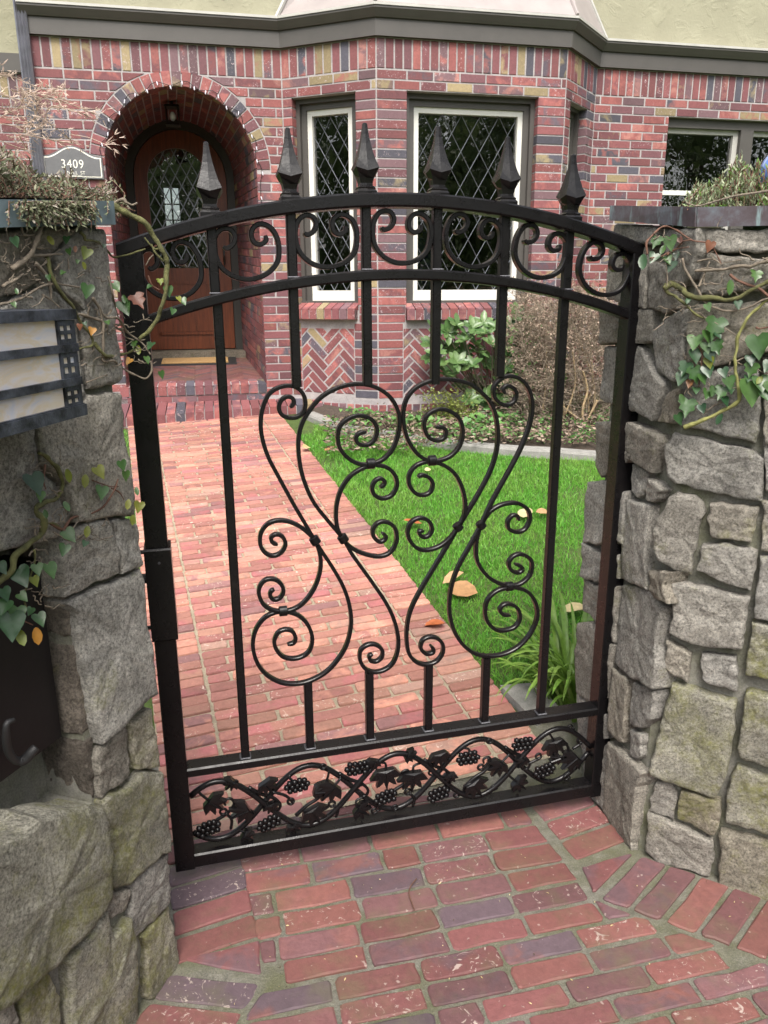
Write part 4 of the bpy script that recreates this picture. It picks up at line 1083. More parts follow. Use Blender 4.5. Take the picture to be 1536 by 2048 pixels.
SC = ["287 145 303 125 298 104 275 97 248 113 238 145 250 175 285 190 325 183 350 155 353 110 335 72 298 50 245 54 195 85 166 150 158 215 165 280 190 360 237 450 300 565 350 650 397 730 432 785 475 850 515 920 542 990 555 1060 553 1120 535 1190 500 1250 450 1305 385 1343 320 1360 250 1355 190 1325 150 1280 128 1225 124 1170 140 1115 175 1070 220 1047 262 1042 310 1053 350 1080 375 1120 385 1165 375 1210 345 1238 300 1250 255 1240 225 1205 218 1170 235 1135 265 1122 295 1128 311 1155 303 1180 275 1187",
 "232 748 210 738 204 717 225 703 253 712 267 745 250 780 215 797 180 785 157 750 158 700 185 660 225 643 275 645 325 665 370 700 400 737 418 790 422 840 410 900 385 955 345 1005 300 1033 255 1041 210 1036 170 1010 150 965 155 930 180 903 215 900 245 918 258 950 245 980 218 990 200 975 202 955 218 944",
 "622 252 592 258 576 280 590 305 630 308 662 280 668 235 645 197 600 180 550 190 510 222 497 268 505 320 540 365 590 392 640 394 700 370 745 315 766 240 765 175 740 115 700 75 650 50 600 41 540 46 480 65 420 103 375 155 340 215 325 280 325 350 338 430 365 510 400 575 450 638 520 722 560 790 610 860 660 930 710 1005 745 1080 763 1160 758 1225 735 1275 695 1302 650 1308 615 1290 595 1255 597 1215 625 1190 660 1187 690 1207 692 1240 668 1261 642 1258 636 1240 650 1228",
 "683 497 702 482 700 465 682 457 660 470 648 500 660 530 695 545 735 530 757 490 750 445 720 412 680 399 640 400 590 420 545 455 510 510 492 575 490 640 503 695 530 737 575 772 620 790 670 800 715 790 745 760 757 715 745 670 710 648 675 652 652 680 655 713 680 735 703 727 708 710 692 697",
 "925 232 958 232 973 250 965 278 935 290 900 278 880 245 878 205 900 170 945 152 995 163 1035 200 1047 255 1035 310 1000 353 955 375 905 380 855 355 815 305 792 245 785 180 795 120 825 72 870 41 930 22 1000 22 1070 38 1125 75 1168 122 1192 180 1202 260 1195 340 1170 420 1130 500 1080 585 1027 670 980 750 920 850 860 950 820 1030 803 1100 800 1170 812 1230 845 1265 885 1275 930 1262 958 1225 958 1185 935 1160 900 1154 870 1170 862 1203 885 1227 913 1224 918 1208 905 1192",
 "850 452 867 442 898 452 915 480 905 515 875 530 840 522 812 485 812 440 840 402 880 385 915 383 970 402 1015 440 1045 500 1058 565 1053 620 1027 672 990 720 945 755 890 772 845 762 812 725 805 685 825 645 865 630 900 647 912 680 900 705 877 715 858 703 857 690 875 687",
 "1232 82 1224 66 1237 50 1260 53 1282 80 1275 115 1245 133 1210 125 1185 95 1187 50 1215 17 1255 5 1300 20 1335 60 1352 120 1348 190 1325 270 1285 360 1230 460 1175 560 1128 662 1080 750 1030 840 1000 920 988 1000 992 1070 1015 1140 1055 1195 1110 1230 1175 1238 1240 1225 1300 1190 1350 1130 1375 1060 1365 1000 1335 957 1290 938 1250 937 1200 950 1160 985 1145 1035 1155 1085 1190 1120 1230 1125 1275 1110 1298 1075 1290 1032 1260 1010 1227 1012 1210 1035 1225 1055 1255 1058",
 "1293 640 1286 620 1262 622 1245 650 1252 680 1290 692 1325 675 1343 630 1330 590 1290 566 1245 566 1200 580 1160 610 1128 662 1110 720 1105 780 1115 830 1150 880 1195 912 1250 928 1300 920 1340 885 1352 840 1340 807 1305 790 1272 797 1250 825 1258 858 1290 871 1310 858 1301 842 1277 834"]
for s in SC: scroll(tr(s), .0047, -.033, -.017)
for x, y in ((397, 730), (521, 722), (643, 392), (257, 1041), (913, 378), (1027, 670), (1128, 662), (1252, 932)):
    u, z = tr('%f %f' % (x, y))[0]; m = MB()
    for k, (r, w_) in enumerate(((.010, 0),)):
        prof = [(-.0105, .8), (-.009, 1), (.009, 1), (.0105, .8)]
        an = math.atan2(*[(tr('%f %f' % (x+9, y+14))[0][i]-u if i == 0 else tr('%f %f' % (x+9, y+14))[0][i]-z) for i in (1, 0)])
        rings = []
        horiz = (x, y) in ((643, 392), (257, 1041), (913, 378), (1252, 932))
        tdir = V((1, 0, 0)) if horiz else V((math.cos(an), math.sin(an), 0)); nd = V((-tdir.y, tdir.x, 0)); hh = .0135 if horiz else .0125
        for t_, kx in prof:
            c0 = V((u, z, 0))+tdir*t_; q = []
            for a in range(10):
                th_ = 2*PI*a/10; q0 = c0 + nd*(hh*kx*math.cos(th_)); q.append(GF.p(q0.x, q0.y, -.025+.0115*kx*math.sin(th_)))
            rings.append(q)
        for A, B in zip(rings, rings[1:]): m.add(A+B, [(i, (i+1) % 10, 10+(i+1) % 10, 10+i) for i in range(10)])
        m.add(rings[0], [tuple(range(10))]); m.add(rings[-1], [tuple(range(10))[::-1]])
    m.build('collar', M['iron'], gate, smooth=True)
# row of C-scrolls between the two arched rails
c4 = "685 130 700 141 733 128 750 96 735 66 700 58 665 75 644 115 640 165 655 220 700 265 760 288 820 290 880 272 925 235 944 180 944 130 925 90 885 67 850 74 828 100 832 138 860 152 890 140 893 118"
q = [float(a) for a in c4.split()]; c4p = [((q[i]-792)/154, (293-q[i+1])/154) for i in range(0, len(q), 2)]
us = [.05]+BU+[GWD-.05]
for i in range(7):
    uc = (us[i]+us[i+1])/2; gap = us[i+1]-us[i]-(.0105 if i in (0, 6) else .021); hw = min(.0735, gap/2)-.004
    th = -math.asin((uc-GWD/2)/RG); zb = arc_z(uc, ZM)+.012; k = hw
    pts = []
    for x, y in c4p:
        X, Y = x*k, y*.0735; pts.append((uc+X*math.cos(th)-Y*math.sin(th), zb+X*math.sin(th)+Y*math.cos(th)))
    scroll(pts, .0053, -.035, -.015, 'c_scroll', 4)
# cast grapevine panel
def vine_z(u, ph): return .198 + .090*math.cos((u-.36)*2*PI/.4825*1.0 + ph)*1.0
vm = MB()
for ph in (0, PI):
    pts = [GF.p(.052+(GWD-.104)*i/90, vine_z(.052+(GWD-.104)*i/90, ph), -.025+(.004 if ph else -.004)) for i in range(91)]
    vm.tube(pts, .0078, 7)
def G5(cx, cy): return GF.px(340+cx/1.688, 1380+cy/1.688, -.02)
def g8(cx, cy): return GF.px(340+cx/3.339, 1440+cy/3.339, -.02)
curls = [((180, 412), (205, 470)), ((408, 378), (345, 345)), ((547, 386), (560, 430)), ((803, 345), (820, 395)), ((1050, 262), (1075, 230)), ((1245, 225), (1210, 250)), ((1385, 172), (1360, 200))]
for (cx, cy), (dx, dy) in curls:
    u, z = G5(cx, cy); r = .0085
    vm.tube([GF.p(u+r*math.cos(a*PI/6), z+r*math.sin(a*PI/6), -.022) for a in range(13)], .0038, 5)
    u2, z2 = G5(dx, dy); vm.tube(catmull([GF.p(u+r*.7, z-.006, -.022), GF.p((u+u2)/2+.012, (z+z2)/2, -.022), GF.p(u2, z2, -.022)], 4), .0042, 5)
def nearest(u, z):
    best = None
    for i in range(121):
        uu = .055+(GWD-.11)*i/120
        for ph in (0, PI):
            d = math.hypot(uu-u, vine_z(uu, ph)-z)
            if best is None or d < best[0]: best = (d, uu, vine_z(uu, ph))
    return best[1], best[2]
for k_ in range(9):        # side shoots filling the eyes between the two strands
    uc = .13 + k_*.1205; sg = 1 if k_ % 2 else -1
    if uc > GWD-.08: break
    c_ = [(uc-.05, .198+sg*.055), (uc-.02, .198+sg*.03), (uc+.012, .198+sg*.012), (uc+.03, .198-sg*.012), (uc+.022, .198-sg*.03), (uc+.006, .198-sg*.026), (uc+.008, .198-sg*.012)]
    vm.tube(catmull([GF.p(a, b, -.024) for a, b in c_], 4), [.0055*(1-.45*i/24) for i in range(25)], 6)
for (cx, cy) in ((132, 372), (262, 398), (320, 312), (478, 402), (553, 322), (632, 398), (727, 272), (820, 280), (908, 214), (1022, 312), (1117, 244), (1168, 308), (1298, 172), (1368, 222), (130, 462), (335, 445), (430, 318), (632, 260), (727, 357), (905, 347), (1005, 226), (1190, 178), (1262, 268)):
    u, z = G5(cx, cy); u2, z2 = nearest(u, z); b_ = .012 if cx % 2 else -.012
    vm.tube(catmull([GF.p(u, z, -.018), GF.p((u+u2)/2+b_, (z+z2)/2+.008, -.022), GF.p(u2, z2, -.025)], 4), .0038, 5)
vm.build('vine', M['iron'], gate, smooth=True)
def grape_leaf(cx, cy, s, rot):
    u, z = G5(cx, cy); R = []
    lob = [(0, 1.0), (.22, .55), (.42, .80), (.55, .93), (.80, .52), (.95, .62), (1.12, .85), (1.45, .55), (1.75, .42)]
    s *= 1.9
    ang = []
    for sgn in (1, -1):
        l = [(sgn*a, r) for a, r in lob]; ang += l if sgn == 1 else l[::-1][:-1]
    P = []
    for a, r in ang:
        P.append((u + s*r*math.sin(a+rot), z + s*r*math.cos(a+rot), a, r))
    m = MB(); n = len(P)
    top = [GF.p(a, b, -.012 - .006*(r-.6)) for a, b, _, r in P]; bot = [GF.p(a, b, -.028) for a, b, _, r in P]
    c = GF.p(u, z, -.006)
    m.add(top+[c], [(i, (i+1) % n, n) for i in range(n)]); m.add(top+bot, [(i, n+i, n+(i+1) % n, (i+1) % n) for i in range(n)]); m.add(bot, [tuple(range(n))])
    m.tube([GF.p(u, z, -.006), GF.p(u+s*.9*math.sin(rot), z+s*.9*math.cos(rot), -.011)], .0022, 4)
    m.build('vine_leaf', M['iron'], gate)
for a in ((132, 372, .026, 2.3), (262, 398, .028, -2.0), (320, 312, .022, 2.6), (478, 402, .029, 2.7), (553, 322, .029, -2.4), (632, 398, .023, 2.2), (727, 272, .031, 3.1), (820, 280, .031, 3.2), (908, 214, .024, 3.0), (1022, 312, .029, 2.6), (1117, 244, .026, -2.5), (1168, 308, .022, 2.3), (1298, 172, .028, 3.0), (1368, 222, .030, -2.3)): grape_leaf(*a)
taken = [G5(*q) for q in ((132, 372), (262, 398), (320, 312), (478, 402), (553, 322), (632, 398), (727, 272), (820, 280), (908, 214), (1022, 312), (1117, 244), (1168, 308), (1298, 172), (1368, 222), (130, 462), (335, 445), (430, 318), (632, 260), (727, 357), (905, 347), (1005, 226), (1190, 178), (1262, 268), (180, 412), (408, 378), (547, 386), (803, 345), (1050, 262), (1245, 225), (1385, 172))]
def G5inv(u, z):
    d = GF.p(u, z, -.02)-EYE; dd = d.dot(_F); return ((768+FPX*d.dot(_R)/dd-340)*1.688, (1024-FPX*d.dot(_U)/dd-1380)*1.688)
xv_ = MB()
for k_ in range(20):
    best = max(((random.uniform(.08, GWD-.08), random.uniform(.115, .285)) for _ in range(400)), key=lambda q: min(math.dist(q, t) for t in taken)); taken.append(best); u, z = best; u2, z2 = nearest(u, z)
    if k_ % 2 == 0: grape_leaf(*G5inv(u, z), .0165, random.uniform(1.8, 4.4))
    else: xv_.tube([GF.p(u+.0075*math.cos(a*PI/6), z+.0075*math.sin(a*PI/6), -.022) for a in range(12)], .0034, 5)
    xv_.tube(catmull([GF.p(u+.006, z, -.02), GF.p((u+u2)/2+.012, (z+z2)/2-.004, -.022), GF.p(u2, z2, -.025)], 4), .0036, 5)
xv_.build('tendril', M['iron'], gate, smooth=True, kind='stuff')
ico = bmesh.new(); bmesh.ops.create_icosphere(ico, subdivisions=1, radius=1.0); ICV = [v.co.copy() for v in ico.verts]; ICF = [tuple(v.index for v in f.verts) for f in ico.faces]; ico.free()
for cx, cy, rot in ((130, 462, .3), (335, 445, .35), (430, 318, .1), (632, 260, 0), (727, 357, .25), (905, 347, .3), (1005, 226, .05), (1190, 178, 0), (1262, 268, .2)):
    u, z = G5(cx, cy); m = MB()
    for r_, row_ in enumerate(((-1.6, -.6, .4, 1.4), (-2.1, -1.1, -.1, .9, 1.9), (-1.5, -.5, .5, 1.4))):
        for x in row_:
            X, Y = x*.0138, (r_-1)*.0132; uu = u+X*math.cos(rot)-Y*math.sin(rot); zz = z+X*math.sin(rot)+Y*math.cos(rot)
            c = GF.p(uu, zz, -.014+random.uniform(-.003, .003)); m.add([c+v*.0092 for v in ICV], ICF)
    m.build('grape_cluster', M['iron'], gate, smooth=True)
# lock box on the left post, strike stop and hinge pins
bevbox('lock_box', -.004, .056, .708, .938, -.06, .010)
m = MB()
for z in (.925, .86, .735): m = MB(); m.tube([GF.p(-.02, z, -.02), GF.p(-.004, z, -.02)], .005 if z != .86 else .012, 6); m.build('latch_bolt', M['iron'], gate)
m = MB(); m.tube([GF.p(.028, .905, .010), GF.p(.028, .905, .0125)], .003, 8); m.build('screw', M['weld'], gate)

# ================================================================ STONE WALLS
def stone(name, fr, poly, parent, mat, bulge=.02, back=.05, jag=.006, seed=None):
    """rough quarried block: traced outline on the wall plane, pillowed and broken face"""
    if area2(poly) < 0: poly = poly[::-1]
    poly = [(a[0]+random.uniform(-.003, .003), a[1]+random.uniform(-.003, .003)) for a in poly]
    per = sum(math.dist(poly[i], poly[(i+1) % len(poly)]) for i in range(len(poly))); n = 44; pts = []
    step = per/n; acc_ = 0; i = 0; cur = 0.0
    for i in range(len(poly)):
        a, b = poly[i], poly[(i+1) % len(poly)]; L = math.dist(a, b); ns = max(1, round(L/step))
        for j in range(ns): t = (j+(.08 if j == 0 else 0))/ns; pts.append((a[0]+(b[0]-a[0])*t, a[1]+(b[1]-a[1])*t))
        # a second point just before the corner keeps it crisp
        pts.append((a[0]+(b[0]-a[0])*.94, a[1]+(b[1]-a[1])*.94))
    n = len(pts); cx = sum(p[0] for p in pts)/n; cz = sum(p[1] for p in pts)/n
    sd = random.uniform(0, 50) if seed is None else seed
    tu, tz = random.uniform(-.06, .06), random.uniform(-.06, .06); base = random.uniform(-.004, .008)
    def nz(u, z, k): return noise.noise(V((u*k+sd, z*k, sd*.3)))
    rings = []; vs = []
    lev = [(1.0, -back), (1.0, -.010), (.997, .55), (.965, .86), (.90, .95), (.74, 1.0), (.52, 1.0), (.28, 1.0)]
    for k, (s, h) in enumerate(lev):
        for (u, z) in pts:
            ju = nz(u, z, 45)*jag*s; jz = nz(u+9, z, 45)*jag*s
            U, Z = cx+(u-cx)*s+ju, cz+(z-cz)*s+jz
            if k == 0: w_ = -back
            elif k == 1: w_ = -.010
            else:
                d = bulge*.6*h + base + (U-cx)*tu + (Z-cz)*tz
                rough = nz(U, Z, 9)*.005 + abs(nz(U, Z, 24))*.007 + nz(U, Z, 60)*.0035
                w_ = max(-.006, d + rough*(.5 if k == 2 else 1.0))
            vs.append(fr.p(U, Z, w_))
    d = bulge*.6+base+nz(cx, cz, 11)*.012; vs.append(fr.p(cx, cz, d)); fs = []
    for k in range(len(lev)-1):
        for i in range(n): fs.append((k*n+i, k*n+(i+1) % n, (k+1)*n+(i+1) % n, (k+1)*n+i))
    kk_ = (len(lev)-1)*n; fs += [(kk_+i, kk_+(i+1) % n, len(vs)-1) for i in range(n)]
    o = build('stone', vs, fs, mat, parent, smooth=True)
    o.data.polygons.foreach_set('use_smooth', [i >= 3*n for i in range(len(fs))]); return o
def trace(fr, ox, oy, sc, s, w=0.0):
    a = [float(q) for q in s.split()]; return [fr.px(ox+a[i]/sc, oy+a[i+1]/sc, w) for i in range(0, len(a), 2)]
def core(parent, name, pts, z0, z1, mat):
    m = MB(); m.prism([V((x, y, z0)) for x, y in pts], [V((x, y, z1)) for x, y in pts]); return m.build(name, mat, parent)
# ---- right wall
RF = Frame((.692, 1.804), RWD, (0, -1)); VD = V((-.2334, .9724, 0)); VF = Frame((.692, 1.804), VD, (-1, 0))
rw = thing('stone_wall', (1.1, 1.9, 0), 'grey stone gate pillar and wall on the right with a purple copper cap and ivy', 'stone wall', 'stone walls flanking the gate')
far = RW0 + RWD*.9
p_back = RW0 + VD*.33
core(rw, 'mortar_core', [(RW0.x+.012, RW0.y+.004), (far.x+.01, far.y+.03), (far.x+.5, far.y+.8), (p_back.x+.55, p_back.y+.25), (p_back.x+.012, p_back.y)], -.05, 1.625, M['stone_mortar'])
RB = (1150, 420, 3.98)
front_st = [  # (origin y, outline, mossy, bulge)
 (860, "718 318 733 110 800 28 1090 72 1430 170 1500 235 1490 575 1250 528 1000 478 800 420 735 380", 0, .03),
 (860, "755 535 822 490 1040 560 1045 640 1000 740 975 900 940 1000 930 1160 790 1112 662 1030 618 930 622 820 662 690", 0, .035),
 (860, "1088 572 1460 610 1470 660 1420 893 1080 850 1060 700", 0, .028), (860, "1010 895 1200 900 1460 960 1440 1130 1405 1268 1200 1212 985 1092 1000 980", 0, .028),
 (860, "785 1208 880 1200 1400 1328 1370 1500 1340 1730 1100 1722 930 1680 762 1602 780 1430", 0, .032), (860, "745 1672 935 1770 920 1880 905 1972 800 1930 722 1870", 0, .02),
 (860, "1010 1782 1290 1800 1300 1900 1285 2070 1150 2040 1010 1960 1000 1830", 0, .025),
 (1320, "772 165 1290 330 1262 600 1205 895 1130 1078 900 1010 625 890 595 865 645 720 702 440 750 245", 1, .035),
 (1320, "632 952 760 962 808 1060 798 1250 750 1248 592 1180 602 1100", 0, .012), (1320, "842 1042 900 1030 1168 1110 1168 1250 1110 1385 930 1308 818 1258 822 1150", 1, .015),
 (1320, "582 1212 700 1242 1108 1430 1098 1560 1060 1698 860 1640 652 1588 565 1500", 0, .02),
 (1320, "1345 225 1536 262 1700 300 1700 890 1322 775 1302 640 1332 480", 1, .02), (1320, "1292 830 1536 922 1700 962 1700 1430 1205 1278 1205 1060 1242 960", 1, .022),
 (1320, "1152 1342 1700 1482 1700 1980 1150 1770", 1, .02),
 (420, "1052 152 1536 152 1750 160 1750 335 1400 358 1150 332 1042 290", 0, .03), (420, "1062 332 1250 372 1536 402 1750 425 1750 615 1400 645 1100 695 1002 680 992 560", 0, .03),
 (420, "892 915 1000 745 1536 722 1750 725 1750 1150 1400 1150 1100 1248 872 1250", 0, .03), (420, "868 1280 1100 1268 1440 1195 1480 1500 1458 1858 1200 1800 960 1732 852 1720", 0, .03),
 (420, "1492 1180 1750 1180 1750 1900 1512 1858", 0, .015), (860, "1500 40 1750 60 1750 500 1520 480", 0, .012), (860, "1492 560 1750 590 1750 1010 1482 960", 0, .012), (860, "1480 1000 1750 1040 1750 1560 1420 1480", 0, .012), (860, "1420 1520 1750 1590 1750 2010 1340 1940", 1, .012)]
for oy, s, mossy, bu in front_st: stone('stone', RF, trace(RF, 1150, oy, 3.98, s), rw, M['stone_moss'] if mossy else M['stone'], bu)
side_st = [(420, "335 108 715 142 690 275 305 268"), (420, "742 152 1040 152 1022 330 955 560 900 600 760 580 722 300"), (420, "290 292 610 300 600 775 490 775 280 700"), (420, "642 402 850 482 850 778 760 828 640 798 605 775"),
 (420, "225 792 555 792 640 802 638 1048 570 1058 212 1068"), (420, "848 802 920 802 862 1228 800 1375 720 1328 645 1255 652 950 782 832"), (420, "235 1095 555 1080 640 1258 738 1398 668 1678 520 1600 220 1510"), (420, "760 1452 835 1420 802 1718 690 1688 722 1560"),
 (860, "185 -80 500 -60 738 40 715 170 665 342 490 238 215 382 172 250"), (860, "470 262 618 346 600 400 568 518 530 538 462 478"), (860, "627 387 738 455 685 583 587 550 602 440"), (860, "452 547 638 602 615 800 602 980 608 1268 392 1190 402 900 430 700"),
 (860, "118 412 238 408 448 482 430 900 190 918 92 880"), (860, "88 905 200 962 388 1002 380 1190 180 1208 72 1170"), (860, "622 1112 773 1132 750 1240 773 1378 650 1328 612 1268"), (860, "387 1222 618 1300 703 1412 670 1700 680 1880 663 2064 560 2000 450 1950 332 1858 352 1500"),
 (860, "72 1185 180 1230 370 1242 342 1700 150 1500 52 1420"), (860, "66 1525 150 1522 338 1722 330 1855 260 2260 32 2100 38 1850"), (1320, "332 72 455 152 440 400 420 658 380 650 302 560"), (1320, "477 162 648 242 630 480 545 548 457 508"), (1320, "467 542 553 582 530 760 510 793 457 758"),
 (1320, "292 642 450 762 576 898 538 1000 498 1250 466 1505 360 1400 240 1205 252 1000"), (1320, "30 240 120 330 290 420 285 620 100 800 40 600"), (1320, "80 830 285 650 245 1000 235 1190 130 1080")]
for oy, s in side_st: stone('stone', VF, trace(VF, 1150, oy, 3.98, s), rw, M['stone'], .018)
# ---- left wall with the mailbox niche
LF = Frame((-.496, 1.451), LWD, (1, 0)); lw = thing('stone_wall', (-.8, 1.2, 0), 'grey stone gate pillar and wall on the left with a mailbox niche and mossy boulder', 'stone wall', 'stone walls flanking the gate')
NU0, NU1, NZ0, NZ1, ND = .188, .62, .56, 1.13, .11      # niche opening in the wall (u towards the viewer)
m = MB(); bx = .006
def lwbox(u0, u1, z0, z1, w0, w1): m.box8([LF.p(u0, z0, w0), LF.p(u1, z0, w0), LF.p(u1, z0, w1), LF.p(u0, z0, w1), LF.p(u0, z1, w0), LF.p(u1, z1, w0), LF.p(u1, z1, w1), LF.p(u0, z1, w1)])
lwbox(.01, NU0+.004, -.05, 1.622, -.42, -bx); lwbox(NU0+.005, NU1, -.05, NZ0, -.42, -bx); lwbox(NU0+.005, NU1, NZ1, 1.622, -.42, -bx); lwbox(NU1+.001, 1.75, -.05, 1.622, -.42, -bx); lwbox(NU0+.005, NU1, NZ0+.001, NZ1-.001, -.42, -ND)
m.build('mortar_core', M['stone_mortar'], lw)
left_st = [ # (ox, oy, sc, outline, material, bulge)
 (0, 1480, 3.605, "-330 800 -60 700 150 560 330 500 560 470 690 468 702 600 732 800 748 1000 735 1108 690 1180 560 1330 400 1488 300 1600 150 1718 0 1848 -330 2000", 'stone_moss', .05),
 (0, 1480, 3.605, "702 450 742 402 850 342 1000 222 1180 162 1213 400 1228 600 1222 718 1080 838 930 978 880 1038 782 1078 757 1040 742 850 717 640", 'stone_moss', .03),
 (0, 1480, 3.605, "912 1022 960 962 1198 772 1233 870 1258 1060 1238 1128 1100 1288 990 1388 957 1428 917 1310 912 1150", 'stone', .022), (0, 1480, 3.605, "738 1112 898 1072 898 1218 772 1278 737 1190 702 1180", 'stone', .02),
 (0, 1480, 3.605, "1002 1422 1100 1312 1253 1142 1288 1350 1283 1600 1198 1718 1062 1876 1022 1850 1032 1500", 'stone_moss', .025), (0, 1480, 3.605, "432 1545 600 1372 710 1202 760 1398 900 1272 938 1440 973 1880 960 2300 462 2300 432 1800", 'stone_moss', .035),
 (0, 1480, 3.605, "108 1802 300 1652 360 1722 400 1850 400 2280 152 2280", 'stone_moss', .02), (0, 1480, 3.605, "-330 2060 -60 1905 70 1852 100 2000 112 2300 -330 2300", 'stone', .02),
 (0, 880, 3.84, "472 682 640 622 788 617 848 900 863 1028 700 1088 590 1148 472 1213 457 1050 432 780", 'stone', .022), (0, 880, 3.84, "807 612 970 592 1023 642 1038 958 872 1018 842 800", 'stone', .018),
 (0, 0, 1, "132 1204 182 1175 234 1152 268 1135 283 1153 291 1226 303 1252 309 1322 303 1380 270 1409 234 1445 192 1489 180 1446 166 1380 153 1320 146 1265 141 1222", 'stone', .028),
 (0, 1300, 2.738, "500 592 530 532 658 412 690 480 698 610 688 690 600 768 522 818 515 700", 'stone', .022), (0, 1300, 2.738, "672 402 838 292 868 500 888 598 722 648 702 560 692 450", 'stone_moss', .018),
 (0, 0, 1, "97 515 156 456 206 460 213 511 221 568 234 643 236 764 168 786 152 620 110 575", 'stone', .026), (0, 0, 1, "165 794 236 784 249 900 252 1028 206 1032 130 1046 104 960 70 930 60 850", 'stone', .028),
 (0, 0, 1, "-60 458 90 462 150 456 95 505 80 560 -60 620", 'stone', .02), (0, 0, 1, "-60 632 75 572 108 585 146 625 162 790 60 840 -60 870", 'stone', .022), (0, 0, 1, "-120 890 55 855 66 935 100 965 126 1045 105 1080 -120 1120", 'stone', .026)]
for ox, oy, sc, s, mt_, bu in left_st:
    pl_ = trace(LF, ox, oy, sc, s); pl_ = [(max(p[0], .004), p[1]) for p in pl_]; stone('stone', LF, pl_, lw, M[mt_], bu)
def more_stones(fr, par, u0, u1, z1, holes, moss):
    z = -.02
    while z < z1-.05:
        h = min(random.uniform(.13, .24), z1-z); u = u0
        if z1-z-h < .06: h = z1-z
        while u < u1:
            wd = random.uniform(.14, .32); a, b, c, d = u+.008, min(u+wd, u1)-.008, z+.008, z+h-.008; u += wd
            if b-a < .05 or any(a < q[1] and b > q[0] and c < q[3] and d > q[2] for q in holes): continue
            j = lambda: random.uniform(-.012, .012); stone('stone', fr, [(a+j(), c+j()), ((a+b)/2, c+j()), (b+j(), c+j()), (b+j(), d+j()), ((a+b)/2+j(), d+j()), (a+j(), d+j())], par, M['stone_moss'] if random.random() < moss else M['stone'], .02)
        z += h
more_stones(LF, lw, .50, 1.70, 1.60, [(.49, NU1+.02, NZ0-.02, NZ1+.02)], .4)
more_stones(RF, rw, .375, .88, 1.52, [], .4)
# broken stones lining the niche's far cheek, its shade put into their dark colour
NF = Frame(LF.p(NU0, 0, 0).xy, -LF.n, (-LWD.x*-1, -1))
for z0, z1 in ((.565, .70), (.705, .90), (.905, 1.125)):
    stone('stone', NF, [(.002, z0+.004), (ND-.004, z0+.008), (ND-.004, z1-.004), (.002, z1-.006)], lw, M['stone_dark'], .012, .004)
for (u0, u1, z0, z1) in ((NU0+.01, NU0+.12, .565, .74),):
    stone('stone', LF, [(u0, z0), (u1+.2, z0-.005), (u1+.2, z1-.06), (u0, z1)], lw, M['stone_dark'], .0, .0) if False else None
# ---- copper caps
def cap(parent, name, segs, h, t, mat, lip=.0):
    """segs: outer top edge points (world) of the folded sheet"""
    m = MB(); top = [V(p) for p in segs]; L = len(top)
    return m
cm = MB()
def sheet(m, a_top, b_top, a_bot, b_bot, off):
    n = (b_top-a_top).cross(a_bot-a_top).normalized()*.0025
    m.box8([a_bot-n, b_bot-n, b_bot+n, a_bot+n, a_top-n, b_top-n, b_top+n, a_top+n])
pc_t = RF.p(*RF.px(1393, 414, .035), .035); pc_b = RF.p(*RF.px(1391, 454, .032), .032)
pe_t = RF.p(*RF.px(1600, 410, .035), .035); pe_b = RF.p(*RF.px(1600, 450, .032), .032)
pb_t = VF.p(*VF.px(1222, 411, .035), .035); pb_b = VF.p(*VF.px(1220, 441, .035), .035)
sheet(cm, pb_t, pc_t, pb_b, pc_b, 0); sheet(cm, pc_t+V((.003, 0, 0)), pe_t, pc_b+V((.003, 0, 0)), pe_b, 0)
far_in = pe_t + V((.1, .9, 0)); b_in = pb_t + V((.55, .1, 0))
cm.add([pb_t, pc_t, pe_t, far_in, b_in], [(0, 1, 2, 3, 4)]); cm.build('copper_cap', M['copper'], rw)
cm = MB(); 
q0t = LF.p(*LF.px(224, 402, .03), .03); q0b = LF.p(*LF.px(228, 449, .03), .03); q1t = LF.p(*LF.px(-40, 398, .03), .03); q1b = LF.p(*LF.px(-40, 456, .03), .03)
sheet(cm, q0t, q1t, q0b, q1b, 0); e0t = q0t + LF.n*-.45 + V((0, 0, .01)); e0b = q0b + LF.n*-.45 + V((0, 0, .01)); sheet(cm, q0t-LWD*.003, e0t, q0b-LWD*.003, e0b, 0)
ext_t = q1t + LWD*1.2; ext_b = q1b + LWD*1.2; sheet(cm, q1t, ext_t, q1b, ext_b, 0)
cm.add([q0t, q1t, ext_t, ext_t+LF.n*-.45, e0t], [(0, 1, 2, 3, 4)]); cm.build('copper_cap', M['copper_green'], lw)
# soil in the tops
for parent, pts in ((lw, [q0t-LF.n*.03, q1t-LF.n*.03, ext_t-LF.n*.03, ext_t-LF.n*.42, e0t+LF.n*.03]),):
    m = MB(); m.add([p+V((0, 0, .004)) for p in pts], [tuple(range(len(pts)))]); m.build('planting_soil', M['soil'], parent)
# ================================================================ LANTERN AND MAILBOX ON THE LEFT WALL
LW_W = .115     # face of the lantern stands this far out from the wall
ln = thing('wall_lantern', LF.p(.35, 1.2, .05), 'blue patinated copper wall lantern with three opal glass tiers and small square panes', 'lantern')
LD = V((math.cos(rad(-101)), math.sin(rad(-101)), 0)); o_ = LF.p(*LF.px(147, 640, LW_W), LW_W)
KF = Frame((o_.x, o_.y), LD, (1, 0))
kz = [KF.px(146, 618)[1], KF.px(156, 688)[1], KF.px(162, 751)[1], KF.px(169, 812)[1]]
ztop = KF.px(145, 618)[1]; zbot = KF.px(171, 829)[1]; th_ = (ztop-zbot)
tiers = [(ztop-.006-th_*.94*i/3, ztop-.006-th_*.94*(i+1)/3) for i in range(3)]
